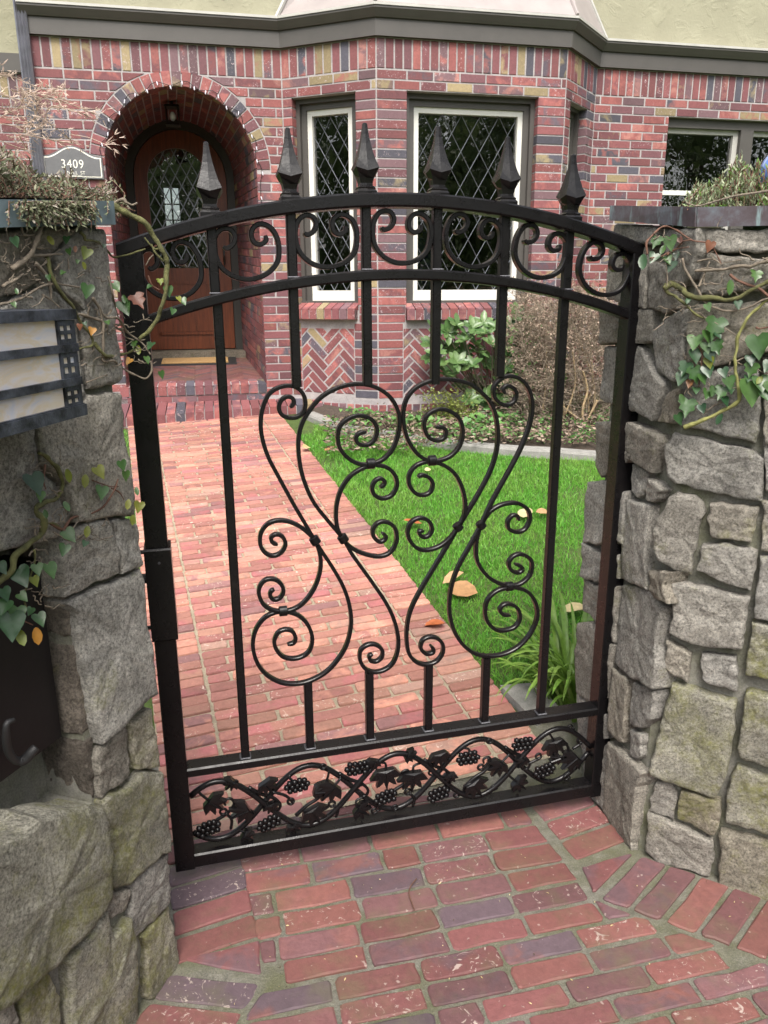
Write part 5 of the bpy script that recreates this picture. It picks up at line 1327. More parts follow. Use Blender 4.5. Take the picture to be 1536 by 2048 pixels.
# convert to bands in local coordinates
m = MB(); LL = .40; DEP = .13
def kb_(u0, u1, z0, z1, w0, w1, mb): mb.fbox(KF, u0, u1, z0, z1, w0, w1)
kb_(-.004, LL, ztop-.015, ztop, -DEP, .004, m); kb_(-.004, LL, zbot, zbot+.017, -DEP, .004, m)
for a, b in tiers[:2]: kb_(-.002, LL, b-.0058, b+.0058, -DEP, .003, m)
for i, (a, b) in enumerate(tiers):
    hi = a-(.010 if i == 0 else .0058)+.0; lo = b+(.0058 if i < 2 else .011)
    PW = .043
    kb_(0, .0095, lo, hi, -DEP, .001, m); kb_(PW-.005, PW, lo, hi, -.01, .001, m); kb_(.0095, PW-.005, hi-.0075, hi, -.008, .001, m); kb_(.0095, PW-.005, lo, lo+.0075, -.008, .001, m)
    mu = (.0095+PW-.005)/2; mz = (lo+hi)/2; kb_(mu-.0028, mu+.0028, lo+.0075, hi-.0075, -.008, .001, m); kb_(.0095, PW-.005, mz-.0028, mz+.0028, -.0078, .0008, m)
kb_(-.002, LL, zbot+.0172, zbot+.019, -DEP, .002, m)
fr_o = m.build('frame', M['lantern_metal'], ln)
for i, (a, b) in enumerate(tiers):
    hi = a-(.010 if i == 0 else .0058); lo = b+(.0058 if i < 2 else .011); PW = .043
    g = MB(); kb_(PW+.0005, LL-.01, lo-.001, hi+.001, -.012, -.003, g); g.build('glass_panel', M['opal'], ln)
    mu = (.0095+PW-.005)/2; mz = (lo+hi)/2
    for (x0, x1) in ((.0095, mu-.0028), (mu+.0028, PW-.005)):
        for (y0, y1) in ((lo+.0075, mz-.0028), (mz+.0028, hi-.0075)):
            g = MB(); kb_(x0, x1, y0, y1, -.006, -.0012, g); g.build('glass_panel', M['opal'], ln)
m = MB(); m.fbox(KF, .0, LL-.002, zbot+.0195, ztop-.0155, -DEP+.004, -.0125); m.fbox(KF, LL-.002, LL+.002, zbot+.017, ztop-.015, -DEP, .002); m.build('casing', M['lantern_metal'], ln)
m = MB(); m.fbox(KF, .1, .25, zbot+.03, ztop-.03, -DEP-.06, -DEP); m.build('bracket', M['lantern_metal'], ln)
mbx = thing('mailbox', LF.p(.40, .75, -.05), 'dark bronze metal mailbox with a curled hook set in the wall niche under the lantern', 'mailbox')
m = MB(); mu0 = LF.px(124, 1475, -.035)[0]; mz0 = LF.px(122, 1474, -.035)[1]
m.box8([LF.p(mu0, mz0, -ND), LF.p(NU1-.02, mz0, -ND), LF.p(NU1-.02, mz0, -.035), LF.p(mu0, mz0, -.035), LF.p(mu0, 1.06, -ND), LF.p(NU1-.02, 1.06, -ND), LF.p(NU1-.02, 1.06, -.035), LF.p(mu0, 1.06, -.035)])
m.build('body', M['mailbox'], mbx)
m = MB(); hk = [LF.p(*LF.px(x, y, w_), w_) for x, y, w_ in ((28, 1440, .02), (14, 1447, .018), (12, 1470, .012), (16, 1500, .0), (30, 1520, -.008), (48, 1520, -.004), (64, 1503, .008), (72, 1494, .012))]
m.tube(catmull(hk, 4), [.004+.003*math.sin(PI*i/28)+.003*(i > 18) for i in range(29)], 8); m.build('hook', M['black'], mbx, smooth=True)

# ================================================================ IVY
def leaf_mesh(name, outline, mat, fold=.12, curl=.15):
    """flat heart shaped blade lying in x-y, stalk at the origin, tip towards -y; folded along the midrib"""
    vs = []; n = len(outline); mid = [(0, 0), (0, -.33), (0, -.66)]
    for x, y in outline: vs.append((x, y, abs(x)*fold - curl*(y*y)*.5 + .03*math.sin(9*x+5*y)))
    b = len(vs); vs += [(0, -.25, -.02-curl*.03), (0, -.6, -.03-curl*.18)]
    fs = []
    for i in range(n):
        j = (i+1) % n; c = b if (outline[i][1]+outline[j][1])/2 > -.45 else b+1
        fs.append((i, j, c))
    # bridge between the two centres
    L = [i for i in range(n) if (outline[i][1]+outline[(i+1) % n][1])/2 <= -.45]
    if L: fs.append((L[0], b+1, b)); fs.append((b, b+1, (L[-1]+1) % n))
    me = bpy.data.meshes.new(name); me.from_pydata(vs, [], fs); me.materials.append(mat)
    me.polygons.foreach_set('use_smooth', [True]*len(me.polygons)); me.update(); return me
HEART = [(0, .02), (-.18, .16), (-.40, .12), (-.50, -.08), (-.42, -.34), (-.22, -.66), (0, -1.0), (.22, -.66), (.42, -.34), (.50, -.08), (.40, .12), (.18, .16)]
LOBED = [(0, .03), (-.2, .14), (-.42, .02), (-.52, -.16), (-.34, -.30), (-.40, -.52), (-.16, -.62), (0, -1.0), (.16, -.62), (.40, -.52), (.34, -.30), (.52, -.16), (.42, .02), (.2, .14)]
LONG = [(0, .0), (-.10, -.05), (-.22, -.25), (-.27, -.5), (-.2, -.78), (0, -1.0), (.2, -.78), (.27, -.5), (.22, -.25), (.10, -.05)]
IVM = {}
for k in ('ivy', 'ivy_dark', 'ivy_yellow', 'ivy_red', 'ivy_orange'):
    for j, ol in enumerate((HEART, LOBED, LONG)): IVM[(k, j)] = leaf_mesh('leaf', ol, M[k], random.uniform(.1, .3), random.uniform(.1, .35))
def put_leaf(p, size, facing, parent, key, roll=None, name='leaf'):
    f = (V(facing)+V((random.uniform(-.5, .5), random.uniform(-.3, .3), random.uniform(-.1, .7)))).normalized()
    down = V((random.uniform(-.5, .5), random.uniform(-.2, .2), -1)) if roll is None else V((math.sin(roll), 0, -math.cos(roll)))
    y = -(down - f*down.dot(f)).normalized(); x = y.cross(f).normalized()
    mx = Matrix((x*size, y*size, f*size)).transposed().to_4x4(); mx.translation = p + y*size*.45
    return link_mesh(name, IVM[key], parent, mx)
def stems(parent, frame_pt, lst):
    for s, r, mat in lst:
        a = [float(q) for q in s.split()]; pts = [frame_pt(a[i], a[i+1]) for i in range(0, len(a), 2)]
        pts = [p + V((random.uniform(-.003, .003), random.uniform(-.003, .003), random.uniform(-.003, .003))) for p in pts]
        c = catmull(pts, 8); n = len(c); rs = [r*.82*(1.0-.45*i/n)*(1+.45*noise.noise(p*75)) for i, p in enumerate(c)]; c = [p + V((noise.noise(p*40), noise.noise(p*40+V((9, 0, 0))), noise.noise(p*40+V((0, 9, 0)))))*r*.7 for p in c]
        m = MB(); m.tube(c, rs, 7); m.build('stem', M[mat], parent, smooth=True)
def rootlets(parent, frame_pt, boxes, n, name='rootlet'):
    m = MB()
    for i in range(n):
        x0, y0, x1, y1 = random.choice(boxes); x, y = random.uniform(x0, x1), random.uniform(y0, y1); a = random.uniform(0, 2*PI); pts = []
        for k in range(random.randint(4, 9)):
            pts.append(frame_pt(x, y)+V((random.uniform(-.002, .002),)*3)); a += random.uniform(-.7, .7); x += 26*math.cos(a); y += 20*math.sin(a)
        r = random.uniform(.0007, .0019); c = catmull(pts, 3); m.tube(c, [r*(1-.6*j/len(c)) for j in range(len(c))], 4)
    m.build(name, M['bark'], parent, kind='stuff')
iv = thing('ivy', LF.p(.02, 1.5, .02), 'mossy ivy branch with yellow-green leaves trailing over the gate from the left pillar', 'ivy', 'ivy on the stone walls')
def fp_ul(cx, cy, w=.022):
    x, y = cx/4.518, 400+cy/4.518
    p = LF.px(x, y, w)
    if p[0] < .015: return hit(x, y, (-.46, 1.50, 0), (.35, -.94, 0))      # hangs free beyond the corner
    return LF.p(p[0], p[1], w)
stems(iv, fp_ul, [("1010 20 1060 60 1180 120 1290 220 1400 340 1450 440 1500 540 1520 640 1512 760 1480 900 1430 1050 1350 1190 1250 1255", .0075, 'bark_moss'),
 ("1010 20 1090 -20 1150 40 1200 50 1240 20", .004, 'bark'), ("1450 420 1380 430 1300 350", .003, 'bark_moss'), ("1480 560 1400 470 1380 400", .003, 'bark_moss'),
 ("710 270 760 310 780 370 880 390 1000 490 1060 520 1180 500 1310 430", .0032, 'bark_moss'), ("0 940 200 880 350 800 480 750 580 760 720 790", .003, 'bark'),
 ("400 840 470 900 540 975", .002, 'bark'), ("440 500 470 700 560 850 640 960 740 1100 830 1280 720 1350", .0042, 'bark_moss'), ("660 1020 780 1050 900 1110 920 1180 930 1330 920 1440 1030 1470 1110 1510 1220 1590 1320 1630 1380 1540 1380 1440", .0034, 'bark'),
 ("840 890 890 960 950 1050 1050 1080 1150 1200 1280 1290 1360 1400", .0034, 'bark'), ("920 1120 1080 1170 1150 1240 1200 1270", .0028, 'bark'), ("850 1280 950 1390 1130 1390 1230 1350", .0048, 'bark_moss'), ("760 1640 900 1590 1100 1530", .0018, 'bark'),
 ("985 700 1000 860 1050 1000 1080 1120", .0026, 'bark'), ("180 200 200 300 240 330 380 300", .0022, 'bark'), ("100 640 200 560 260 460 350 300 420 230", .006, 'bark'), ("260 480 400 510 550 490", .0035, 'bark'), ("300 560 420 690 470 800 480 880", .004, 'bark'), ("0 760 100 730 200 660", .004, 'bark'),
 ("1340 690 1380 780 1430 810", .0018, 'bark_red'), ("1330 600 1345 520 1400 490", .0018, 'bark'), ("890 960 910 1080 930 1250", .0024, 'bark')])
for cx, cy, s, k, j in ((455, 360, 105, 'ivy_yellow', 2), (600, 365, 75, 'ivy_dark', 0), (625, 470, 65, 'ivy', 0), (775, 490, 115, 'ivy_yellow', 0), (760, 590, 80, 'ivy_yellow', 2), (680, 440, 70, 'ivy_red', 2), (560, 660, 55, 'ivy', 0), (785, 830, 135, 'ivy', 0), (440, 705, 55, 'ivy', 0), (140, 385, 85, 'ivy_dark', 0), (165, 150, 90, 'ivy', 0), (60, 180, 85, 'ivy_dark', 2), (150, 820, 60, 'ivy', 2),
 (1050, 790, 115, 'ivy', 0), (1130, 980, 165, 'ivy', 0), (1120, 890, 95, 'ivy', 2), (1255, 920, 185, 'ivy_red', 1), (1345, 785, 65, 'ivy', 0), (1450, 740, 85, 'ivy_yellow', 1), (1525, 830, 110, 'ivy', 0), (1210, 1310, 90, 'ivy', 1), (1250, 1350, 110, 'ivy_yellow', 2), (1355, 1320, 105, 'ivy_dark', 0), (1330, 1450, 85, 'ivy', 0), (1160, 1460, 85, 'ivy_orange', 0), (1460, 1585, 90, 'ivy', 0), (975, 1110, 60, 'ivy', 0), (830, 1190, 80, 'ivy_orange', 0), (770, 1120, 45, 'ivy_dark', 0), (720, 1150, 60, 'ivy_red', 0), (1560, 1010, 80, 'ivy', 0), (1620, 900, 70, 'ivy_yellow', 0), (700, 560, 40, 'ivy', 0), (940, 420, 40, 'ivy_dark', 0), (1660, 920, 90, 'ivy', 0), (130, 950, 50, 'ivy', 0)):
    put_leaf(fp_ul(cx, cy, .03), s/4.518/1540*1.30*.95, (.35, -.9, .15), iv, (k, j))
rootlets(iv, fp_ul, [(0, 230, 420, 700), (400, 250, 900, 700), (620, 980, 1050, 1500), (80, 420, 480, 900), (940, 1000, 1300, 1500)], 85)
iv2 = thing('ivy', LF.p(.22, 1.0, .02), 'mossy ivy stem with dark and yellow leaves above the mailbox', 'ivy', 'ivy on the stone walls')
def fp_ll(cx, cy, w=.03):
    x, y = cx/3.84, 880+cy/3.84; p = LF.px(x, y, w)
    if p[0] < .01: return hit(x, y, (-.44, 1.50, 0), (.3, -.95, 0))
    return LF.p(p[0], p[1], w)
stems(iv2, fp_ll, [("-60 1120 0 1080 80 1000 160 870 260 760 330 720 330 640 290 560 270 510 330 490 430 440 490 340 460 230 400 170 340 150 290 110", .0068, 'bark_moss'), ("400 650 480 690 560 610 700 570 800 500 870 400 920 290", .0030, 'bark_red'), ("870 370 930 400 960 460", .002, 'bark_red'), ("400 715 460 750 560 790 640 745", .0018, 'bark'), ("250 850 260 950 200 1190 230 1290", .0026, 'bark_moss'), ("340 200 330 290 360 380", .0022, 'bark_red'), ("720 310 830 350 900 360", .0016, 'bark_red'), ("190 1390 250 1430", .0016, 'bark_red'), ("320 650 400 640 480 690", .003, 'bark_moss')])
for cx, cy, s, k, j in ((275, 345, 180, 'ivy_dark', 0), (310, 440, 90, 'ivy', 0), (525, 270, 125, 'ivy_yellow', 2), (655, 310, 130, 'ivy_yellow', 2), (770, 255, 125, 'ivy_yellow', 0), (940, 200, 100, 'ivy', 0), (965, 280, 100, 'ivy', 0), (1050, 390, 90, 'ivy', 2), (780, 410, 130, 'ivy', 0), (985, 490, 110, 'ivy_yellow', 2), (1065, 520, 110, 'ivy_yellow', 0), (1020, 610, 110, 'ivy_yellow', 2), (510, 505, 100, 'ivy', 2), (350, 565, 80, 'ivy', 2), (540, 740, 130, 'ivy', 0), (490, 850, 105, 'ivy', 0), (670, 700, 110, 'ivy_yellow', 2), (650, 800, 65, 'ivy_dark', 0), (290, 1000, 100, 'ivy', 0), (390, 1010, 140, 'ivy', 0), (170, 1060, 170, 'ivy_dark', 0), (270, 1090, 90, 'ivy_yellow', 0), (20, 990, 100, 'ivy_dark', 0), (40, 1190, 110, 'ivy_dark', 0), (130, 1350, 140, 'ivy', 0), (90, 1440, 220, 'ivy_dark', 0), (160, 1510, 150, 'ivy_yellow', 2), (310, 1385, 120, 'ivy', 0), (285, 1500, 150, 'ivy_orange', 2), (230, 1320, 70, 'ivy_dark', 0), (30, 1290, 120, 'ivy_dark', 0), (180, 1210, 90, 'ivy', 0)):
    put_leaf(fp_ll(cx, cy, .04), s/3.84/1540*1.22*.95, (.5, -.8, .2), iv2, (k, j))
rootlets(iv2, fp_ll, [(200, 120, 500, 700), (100, 650, 420, 1300), (400, 480, 900, 800)], 40)
iv3 = thing('ivy', RF.p(.2, 1.2, .03), 'ivy with a bright yellow-green stem climbing the right stone wall', 'ivy', 'ivy on the stone walls')
def fp_r(cx, cy, w=.045):
    x, y = 1150+cx/3.98, 420+cy/3.98; p = RF.px(x, y, w)
    if p[0] < -.02: return hit(x, y, tuple(VF.p(.05, 0, .04)), tuple(VF.n)) if False else hit(x, y, (.62, 1.80, 0), (.35, -.93, 0))
    return RF.p(p[0], p[1], w)
stems(iv3, fp_r, [("1620 400 1536 410 1400 440 1290 450 1150 465 950 500", .0060, 'bark'), ("720 600 800 590 880 650 960 690 1100 700 1250 710 1350 660 1536 590 1650 560", .0085, 'bark_moss'), ("575 360 585 260 650 170 730 135 830 180 930 240 1030 265 1090 280 1120 340 1160 420", .0030, 'bark_red'),
 ("850 380 880 480 960 600 1060 740 1130 790 1230 810 1350 780 1536 700 1650 660", .0038, 'bark'), ("860 1730 960 1690 1100 1640 1200 1580 1290 1520 1300 1400 1270 1250 1265 1120 1300 980 1380 850 1460 760 1536 720 1650 650", .0060, 'bark_yellow'), ("1230 510 1300 560 1450 630 1536 680 1620 720", .0040, 'bark_red'), ("740 650 730 600 740 530 735 440", .0024, 'bark'), ("720 610 740 660 830 700 880 760 960 830 1040 870", .0044, 'bark_moss'),
 ("1080 860 1270 990 1390 1090", .0018, 'bark'), ("730 360 800 300 870 240 930 235", .0026, 'bark_red'), ("1280 1210 1370 1170 1460 1170", .002, 'bark'), ("980 1050 1010 1150 1000 1280 990 1420", .0022, 'bark_red'), ("970 420 1090 400 1160 440", .0024, 'bark'), ("1300 1350 1370 1390 1400 1470", .002, 'bark_yellow'), ("600 390 700 360 790 310 900 290", .0022, 'bark_red'), ("980 620 1020 540 1080 420", .003, 'bark'), ("1440 930 1500 945 1600 920", .003, 'bark_red')])
for cx, cy, s, k, j in ((540, 405, 130, 'ivy_dark', 2), (620, 385, 90, 'ivy_dark', 0), (640, 260, 100, 'ivy', 1), (760, 270, 110, 'ivy', 0), (700, 310, 80, 'ivy', 2), (840, 245, 60, 'ivy_red', 0), (1070, 295, 80, 'ivy_red', 0), (800, 370, 70, 'ivy_dark', 0), (760, 450, 90, 'ivy_dark', 0), (740, 400, 80, 'ivy', 0), (1440, 530, 100, 'ivy', 1), (1235, 610, 115, 'ivy', 2), (900, 715, 70, 'ivy_dark', 2), (1300, 760, 65, 'ivy_dark', 0), (1060, 780, 65, 'ivy', 0), (1110, 950, 175, 'ivy', 1), (1060, 1010, 100, 'ivy', 0), (950, 1060, 130, 'ivy', 0), (1050, 1100, 95, 'ivy', 0), (1130, 1100, 115, 'ivy', 1), (1145, 1000, 65, 'ivy_dark', 0), (960, 1170, 110, 'ivy_dark', 0), (1085, 1170, 100, 'ivy_dark', 0), (1070, 1220, 85, 'ivy_yellow', 0), (870, 1270, 120, 'ivy_dark', 1), (840, 1350, 100, 'ivy_dark', 0), (960, 1320, 140, 'ivy', 1), (1060, 1290, 100, 'ivy_dark', 0), (910, 1385, 65, 'ivy_red', 0), (1020, 1350, 90, 'ivy', 0), (965, 1440, 65, 'ivy_dark', 0), (850, 1500, 85, 'ivy', 2), (890, 1580, 150, 'ivy', 1), (830, 1670, 95, 'ivy_dark', 0), (1015, 1585, 75, 'ivy_dark', 0), (1050, 1470, 90, 'ivy', 0), (1100, 1450, 80, 'ivy', 0), (1160, 1460, 115, 'ivy', 1), (1185, 1300, 85, 'ivy_dark', 0), (1230, 1380, 100, 'ivy', 0), (1240, 1430, 80, 'ivy_dark', 0), (1200, 1530, 80, 'ivy_dark', 0), (1150, 1660, 95, 'ivy_dark', 2), (1460, 1095, 175, 'ivy', 0), (1400, 1200, 85, 'ivy_dark', 0), (1400, 1280, 115, 'ivy', 1), (1375, 1345, 65, 'ivy_dark', 0), (1405, 1460, 200, 'ivy', 0), (1480, 1390, 130, 'ivy', 0), (1515, 1480, 85, 'ivy', 0), (1470, 1350, 80, 'ivy_yellow', 2), (1560, 1420, 100, 'ivy', 0), (1530, 1250, 90, 'ivy_dark', 0)):
    put_leaf(fp_r(cx, cy, .052), s/3.98/1540*1.9*.93, (-.3, -.9, .2), iv3, (k, j))

rootlets(iv3, fp_r, [(600, 140, 1150, 480), (700, 560, 1100, 900), (1100, 380, 1500, 700), (850, 1000, 1100, 1600), (1150, 1200, 1500, 1600)], 75)
# ================================================================ PLANTS
def quads(name, centers, dirs, ups, ln_, wd, mat, parent=None, kind='stuff', bend=.25, mats=None, mi=None):
    """many small two-segment blades: centre/base, direction, side vector, length, width"""
    c = np.asarray(centers, float); d = np.asarray(dirs, float); u = np.asarray(ups, float); n = len(c)
    L = np.broadcast_to(np.asarray(ln_, float), (n,))[:, None]; W = np.broadcast_to(np.asarray(wd, float), (n,))[:, None]
    d = d/np.linalg.norm(d, axis=1, keepdims=True); s = np.cross(d, u); s /= np.maximum(1e-6, np.linalg.norm(s, axis=1, keepdims=True)); nn = np.cross(s, d)
    p0 = c - s*W*.35; p1 = c + s*W*.35; m = c + d*L*.5 + nn*L*bend*.25; p2 = m + s*W*.5; p3 = m - s*W*.5; t = c + d*L - nn*L*bend*.35
    vs = np.stack([p0, p1, p2, p3, t], 1).reshape(-1, 3)
    if parent: po = ORG[parent.name]; vs = vs - np.array(po)
    b = np.arange(n)*5
    lv = np.stack([b, b+1, b+2, b+3, b+3, b+2, b+4], 1).reshape(-1)
    ls = np.stack([np.arange(n)*7, np.arange(n)*7+4], 1).reshape(-1); lt_ = np.tile([4, 3], n)
    me = bpy.data.meshes.new(name); me.vertices.add(len(vs)); me.vertices.foreach_set('co', vs.ravel())
    me.loops.add(len(lv)); me.loops.foreach_set('vertex_index', lv.astype(np.int32)); me.polygons.add(len(ls))
    me.polygons.foreach_set('loop_start', ls.astype(np.int32)); me.polygons.foreach_set('loop_total', lt_.astype(np.int32))
    for mt_ in (mats or [mat]): me.materials.append(mt_)
    if mi is not None: me.polygons.foreach_set('material_index', np.repeat(mi, 2).astype(np.int32))
    me.polygons.foreach_set('use_smooth', np.ones(len(ls), bool))
    a = me.attributes.new('rnd', 'FLOAT', 'POINT'); a.data.foreach_set('value', np.repeat(rng.random(n), 5).astype(np.float32))
    me.update(calc_edges=True); me.validate()
    o = link_mesh(name, me, parent)
    if kind: o['kind'] = kind
    return o
def rdirs(n, zmin=-1.0, zmax=1.0):
    z = rng.uniform(zmin, zmax, n); a = rng.uniform(0, 2*PI, n); r = np.sqrt(np.maximum(0, 1-z*z)); return np.stack([r*np.cos(a), r*np.sin(a), z], 1)
# ---- lawn
def lawn(n, xr, yr, test, dens_seed):
    x = rng.uniform(*xr, n); y = rng.uniform(*yr, n); keep = np.array([test(a, b) for a, b in zip(x, y)]); x, y = x[keep], y[keep]
    z = np.array([slope_z(b) - .02 for b in y])
    d = np.stack([rng.normal(0, .45, len(x)), rng.normal(0, .45, len(x)), np.ones(len(x))], 1)
    patch = np.array([noise.noise(V((a*1.7+dens_seed, b*1.7, 0))) for a, b in zip(x, y)])
    L = rng.uniform(.030, .052, len(x))*(1+.35*patch); return np.stack([x, y, z], 1), d, L
kline = [(p.x, p.y) for p in kk]
def kerb_y(x):
    for (a, b), (c, d) in zip(kline, kline[1:]):
        if a <= x <= c: return b+(d-b)*(x-a)/max(1e-6, c-a)
    return kline[-1][1] if x > kline[-1][0] else kline[0][1]+.1
def t_right(x, y):
    q = x*PQ.x + y*PQ.y
    if q < QR + .004*noise.noise(V((x*20, y*20, 0))) or y > kerb_y(x)-.07: return False
    if y < 2.62 - .25*(x-.45) : return False
    if x < -.55 and y > 5.9: return False
    bare = max(math.exp(-((x-1.30)**2/.05+(y-4.6)**2/.02)), math.exp(-((x-1.05)**2/.02+(y-3.75)**2/.01)), .9*math.exp(-((x+.42)**2/.03+(y-5.2)**2/.03)))
    return random.random() > bare*.95
def t_left(x, y): return x*PQ.x + y*PQ.y < QL-.01 and x > -3.4
c1, d1, L1 = lawn(105000, (-.75, 2.3), (2.3, 6.3), t_right, 3.0); c2, d2, L2 = lawn(30000, (-3.0, -.6), (1.9, 6.4), t_left, 9.0)
cc = np.concatenate([c1, c2]); dd = np.concatenate([d1, d2]); LLn = np.concatenate([L1, L2])
quads('grass', cc, dd, rdirs(len(cc), -.2, .2), LLn, .0034, M['grass'], None, 'stuff', .5)
ob = C.objects['grass'] if 'grass' in C.objects else None
# ---- daylily clump
dl_base = V((.715, 2.50, slope_z(2.50)-.01))
dl = thing('daylily_clump', dl_base, 'clump of bright green strap-leaved daylilies behind the gate beside the right pillar', 'plant')
def strap(base, az, L, droop, w, name, mat, parent, lean=.25):
    pts = []; p = V(base); el = PI/2-lean; n = 9
    for i in range(n+1):
        pts.append(p.copy()); dvec = V((math.cos(az)*math.cos(el), math.sin(az)*math.cos(el), math.sin(el))); p += dvec*(L/n); el -= droop/n*(1.5*i/n+.25)
    s = V((-math.sin(az), math.cos(az), 0)); vs = []; fs = []
    for i, q in enumerate(pts):
        k = w*(math.sin(PI*min(1, (i/n)*.9+.12))**.6)*(1 if i < n else .05); vs += [q-s*k, q-V((0, 0, k*.5)), q+s*k]
    for i in range(n):
        for j in (0, 1): fs.append((i*3+j, i*3+j+1, (i+1)*3+j+1, (i+1)*3+j))
    return build(name, vs, fs, mat, parent, smooth=True)
for i in range(150):
    a = random.uniform(0, 2*PI); r = random.uniform(0, .11)
    bx_, by_ = dl_base.x+r*math.cos(a)+random.uniform(-.05, .02), dl_base.y+r*math.sin(a)*1.6+.08*random.random()
    strap((bx_, by_, slope_z(by_)-.01), a+random.uniform(-.7, .7), random.uniform(.22, .46), random.uniform(1.4, 3.2), random.uniform(.007, .0125), 'leaf', M['lily'], dl, random.uniform(.08, .5))
# ---- rhododendron
def bed_pt(x, y, b): p = HO + E2*b; return hit(x, y, tuple(p), tuple(E2))
rh0 = h3(.95, -.15, .60)
rh = thing('rhododendron', rh0, 'evergreen rhododendron with whorls of glossy leaves under the bay window', 'shrub')
RHM = [leaf_mesh('leaf', [(x*.95, y) for x, y in LONG], M['rhodo'], f, c) for f, c in ((.2, .2), (.35, .35), (.1, .1), (.3, -.1))]
whorls = []
spots = [(860, 690), (880, 730), (905, 700), (930, 735), (955, 705), (985, 735), (1010, 700), (930, 680), (965, 670), (1000, 660), (895, 665), (875, 705), (950, 760), (920, 775), (975, 790), (1000, 770), (1040, 720), (1035, 680), (1020, 650), (1050, 640), (905, 745), (985, 690), (940, 800), (960, 815), (870, 660), (915, 650), (965, 645), (925, 705), (950, 690), (1000, 700), (1015, 760), (895, 755), (960, 775), (1045, 700), (990, 655), (885, 740), (1025, 720), (945, 730), (905, 670), (1045, 660), (915, 725), (860, 715), (1010, 735), (1030, 750), (975, 725), (945, 655), (1030, 628), (890, 690), (1005, 800)]
sm = MB()
for x, y in spots:
    b = -.30+random.uniform(-.14, .16); p = bed_pt(x, y, b); whorls.append(p)
    ax = V((random.uniform(-.5, .5), -random.uniform(.2, .9), random.uniform(.5, 1))).normalized()
    sm.tube(catmull([rh0+V((random.uniform(-.1, .1), random.uniform(-.1, .1), 0)), (rh0+p)/2+V((0, 0, -.06)), p], 3), .005, 5)
    e1 = ax.cross(V((0, 0, 1))).normalized(); e2 = ax.cross(e1); n = random.randint(7, 9)
    for i in range(n):
        an = 2*PI*i/n+random.uniform(-.2, .2); out = (e1*math.cos(an)+e2*math.sin(an)); el = random.uniform(.05, .65)
        dv = (out*math.cos(el)+ax*math.sin(el)).normalized(); nrm = (ax*math.cos(el)-out*math.sin(el)).normalized()
        s = random.uniform(.075, .115); yv = -dv; xv = yv.cross(nrm).normalized()
        mx = Matrix((xv*s*1.0, yv*s, nrm*s)).transposed().to_4x4(); mx.translation = p; link_mesh('leaf', random.choice(RHM), rh, mx)
sm.build('stem', M['bark'], rh)
# ---- dry shrub with pale twigs
ds0 = h3(1.45, -.55, .50)
dsb = thing('dry_shrub', ds0, 'leafless tan shrub with brittle pale twigs and dead flower heads beside the stone pillar', 'shrub')
tw = MB(); heads = []; st_ = []
bases = [bed_pt(x, y, -.62+random.uniform(-.1, .15)) for x, y in ((1175, 868), (1150, 850), (1195, 860), (1120, 860), (1185, 840), (1080, 850), (1160, 875))]
for bs in bases:
    m = MB(); tip = bs + V((random.uniform(-.25, .12), random.uniform(-.05, .1), random.uniform(.45, .75)))
    mid_ = (bs+tip)/2 + V((random.uniform(-.1, .1), 0, -.05)); c = catmull([bs, mid_, tip], 6); m.tube(c, [.011*(1-.6*i/len(c)) for i in range(len(c))], 6); m.build('stem', M['stembrown'], dsb, smooth=True)
for (pts_, r) in (([(1170, 870), (1165, 820), (1175, 780), (1165, 740)], .012), ([(1110, 800), (1140, 825), (1175, 850), (1200, 850)], .010), ([(1195, 800), (1180, 830), (1165, 862)], .011), ([(1120, 850), (1150, 862), (1180, 870)], .008), ([(1130, 830), (1150, 770), (1145, 700)], .008)):
    m = MB(); c = catmull([bed_pt(x, y, -.80) for x, y in pts_], 5); m.tube(c, [r*(1-.4*i/len(c)) for i in range(len(c))], 6); m.build('stem', M['stembrown'], dsb, smooth=True)
def shrub_px():
    while True:
        x, y = random.uniform(985, 1235), random.uniform(585, 885)
        top = 600+ (45 if x < 1040 else 0) + max(0, (1040-x))*.9 - 14*math.sin(x*.05); lft = 1042 if y < 760 else 1040
        if y > top and x > lft - 20*random.random(): return x, y
for i in range(2600):
    x, y = shrub_px(); b = -.55 + random.uniform(-.3, .35); p = bed_pt(x, y, b); bs = random.choice(bases)
    dv = (p-bs).normalized()*.6 + V((random.uniform(-.8, .8), random.uniform(-.5, .5), random.uniform(-.5, .6))); dv.normalize(); L = random.uniform(.07, .20)
    q = p+dv*L; mdl = (p+q)/2 + V((random.uniform(-.02, .02),)*3); tw.tube([p, mdl, q], [.0022, .0017, .0009], 3, cap=False)
    for j in range(random.randint(1, 3)):
        r = p.lerp(q, random.random()); dv2 = (dv + V((random.uniform(-1, 1), random.uniform(-1, 1), random.uniform(-.6, .8)))).normalized(); e = r+dv2*random.uniform(.03, .09); tw.tube([r, e], [.0014, .0008], 3, cap=False)
        if y < 800: heads.append(e)
for i in range(140):   # long brittle canes near the ground
    x, y = random.uniform(1060, 1215), random.uniform(740, 885); p = bed_pt(x, y, -.7+random.uniform(-.15, .3)); dv = V((random.uniform(-1, 1), random.uniform(-.3, .3), random.uniform(-.35, .5))).normalized(); tw.tube([p, p+dv*random.uniform(.15, .4)], [.0025, .001], 3, cap=False)
tw.build('twig', M['twig'], dsb, kind='stuff')
ol = np.array([tuple(bed_pt(*shrub_px(), -.25+random.uniform(-.2, .15))) for i in range(3200)]); quads('old_leaf', ol, rdirs(len(ol)), rdirs(len(ol)), rng.uniform(.02, .045, len(ol)), .016, M['oldleaf'], dsb)
hp_ = np.repeat(np.array([tuple(h) for h in heads]), 3, 0) + rng.normal(0, .012, (len(heads)*3, 3))
quads('dead_flower', hp_, rdirs(len(hp_)), rdirs(len(hp_)), rng.uniform(.012, .026, len(hp_)), .010, M['dryleaf'], dsb)
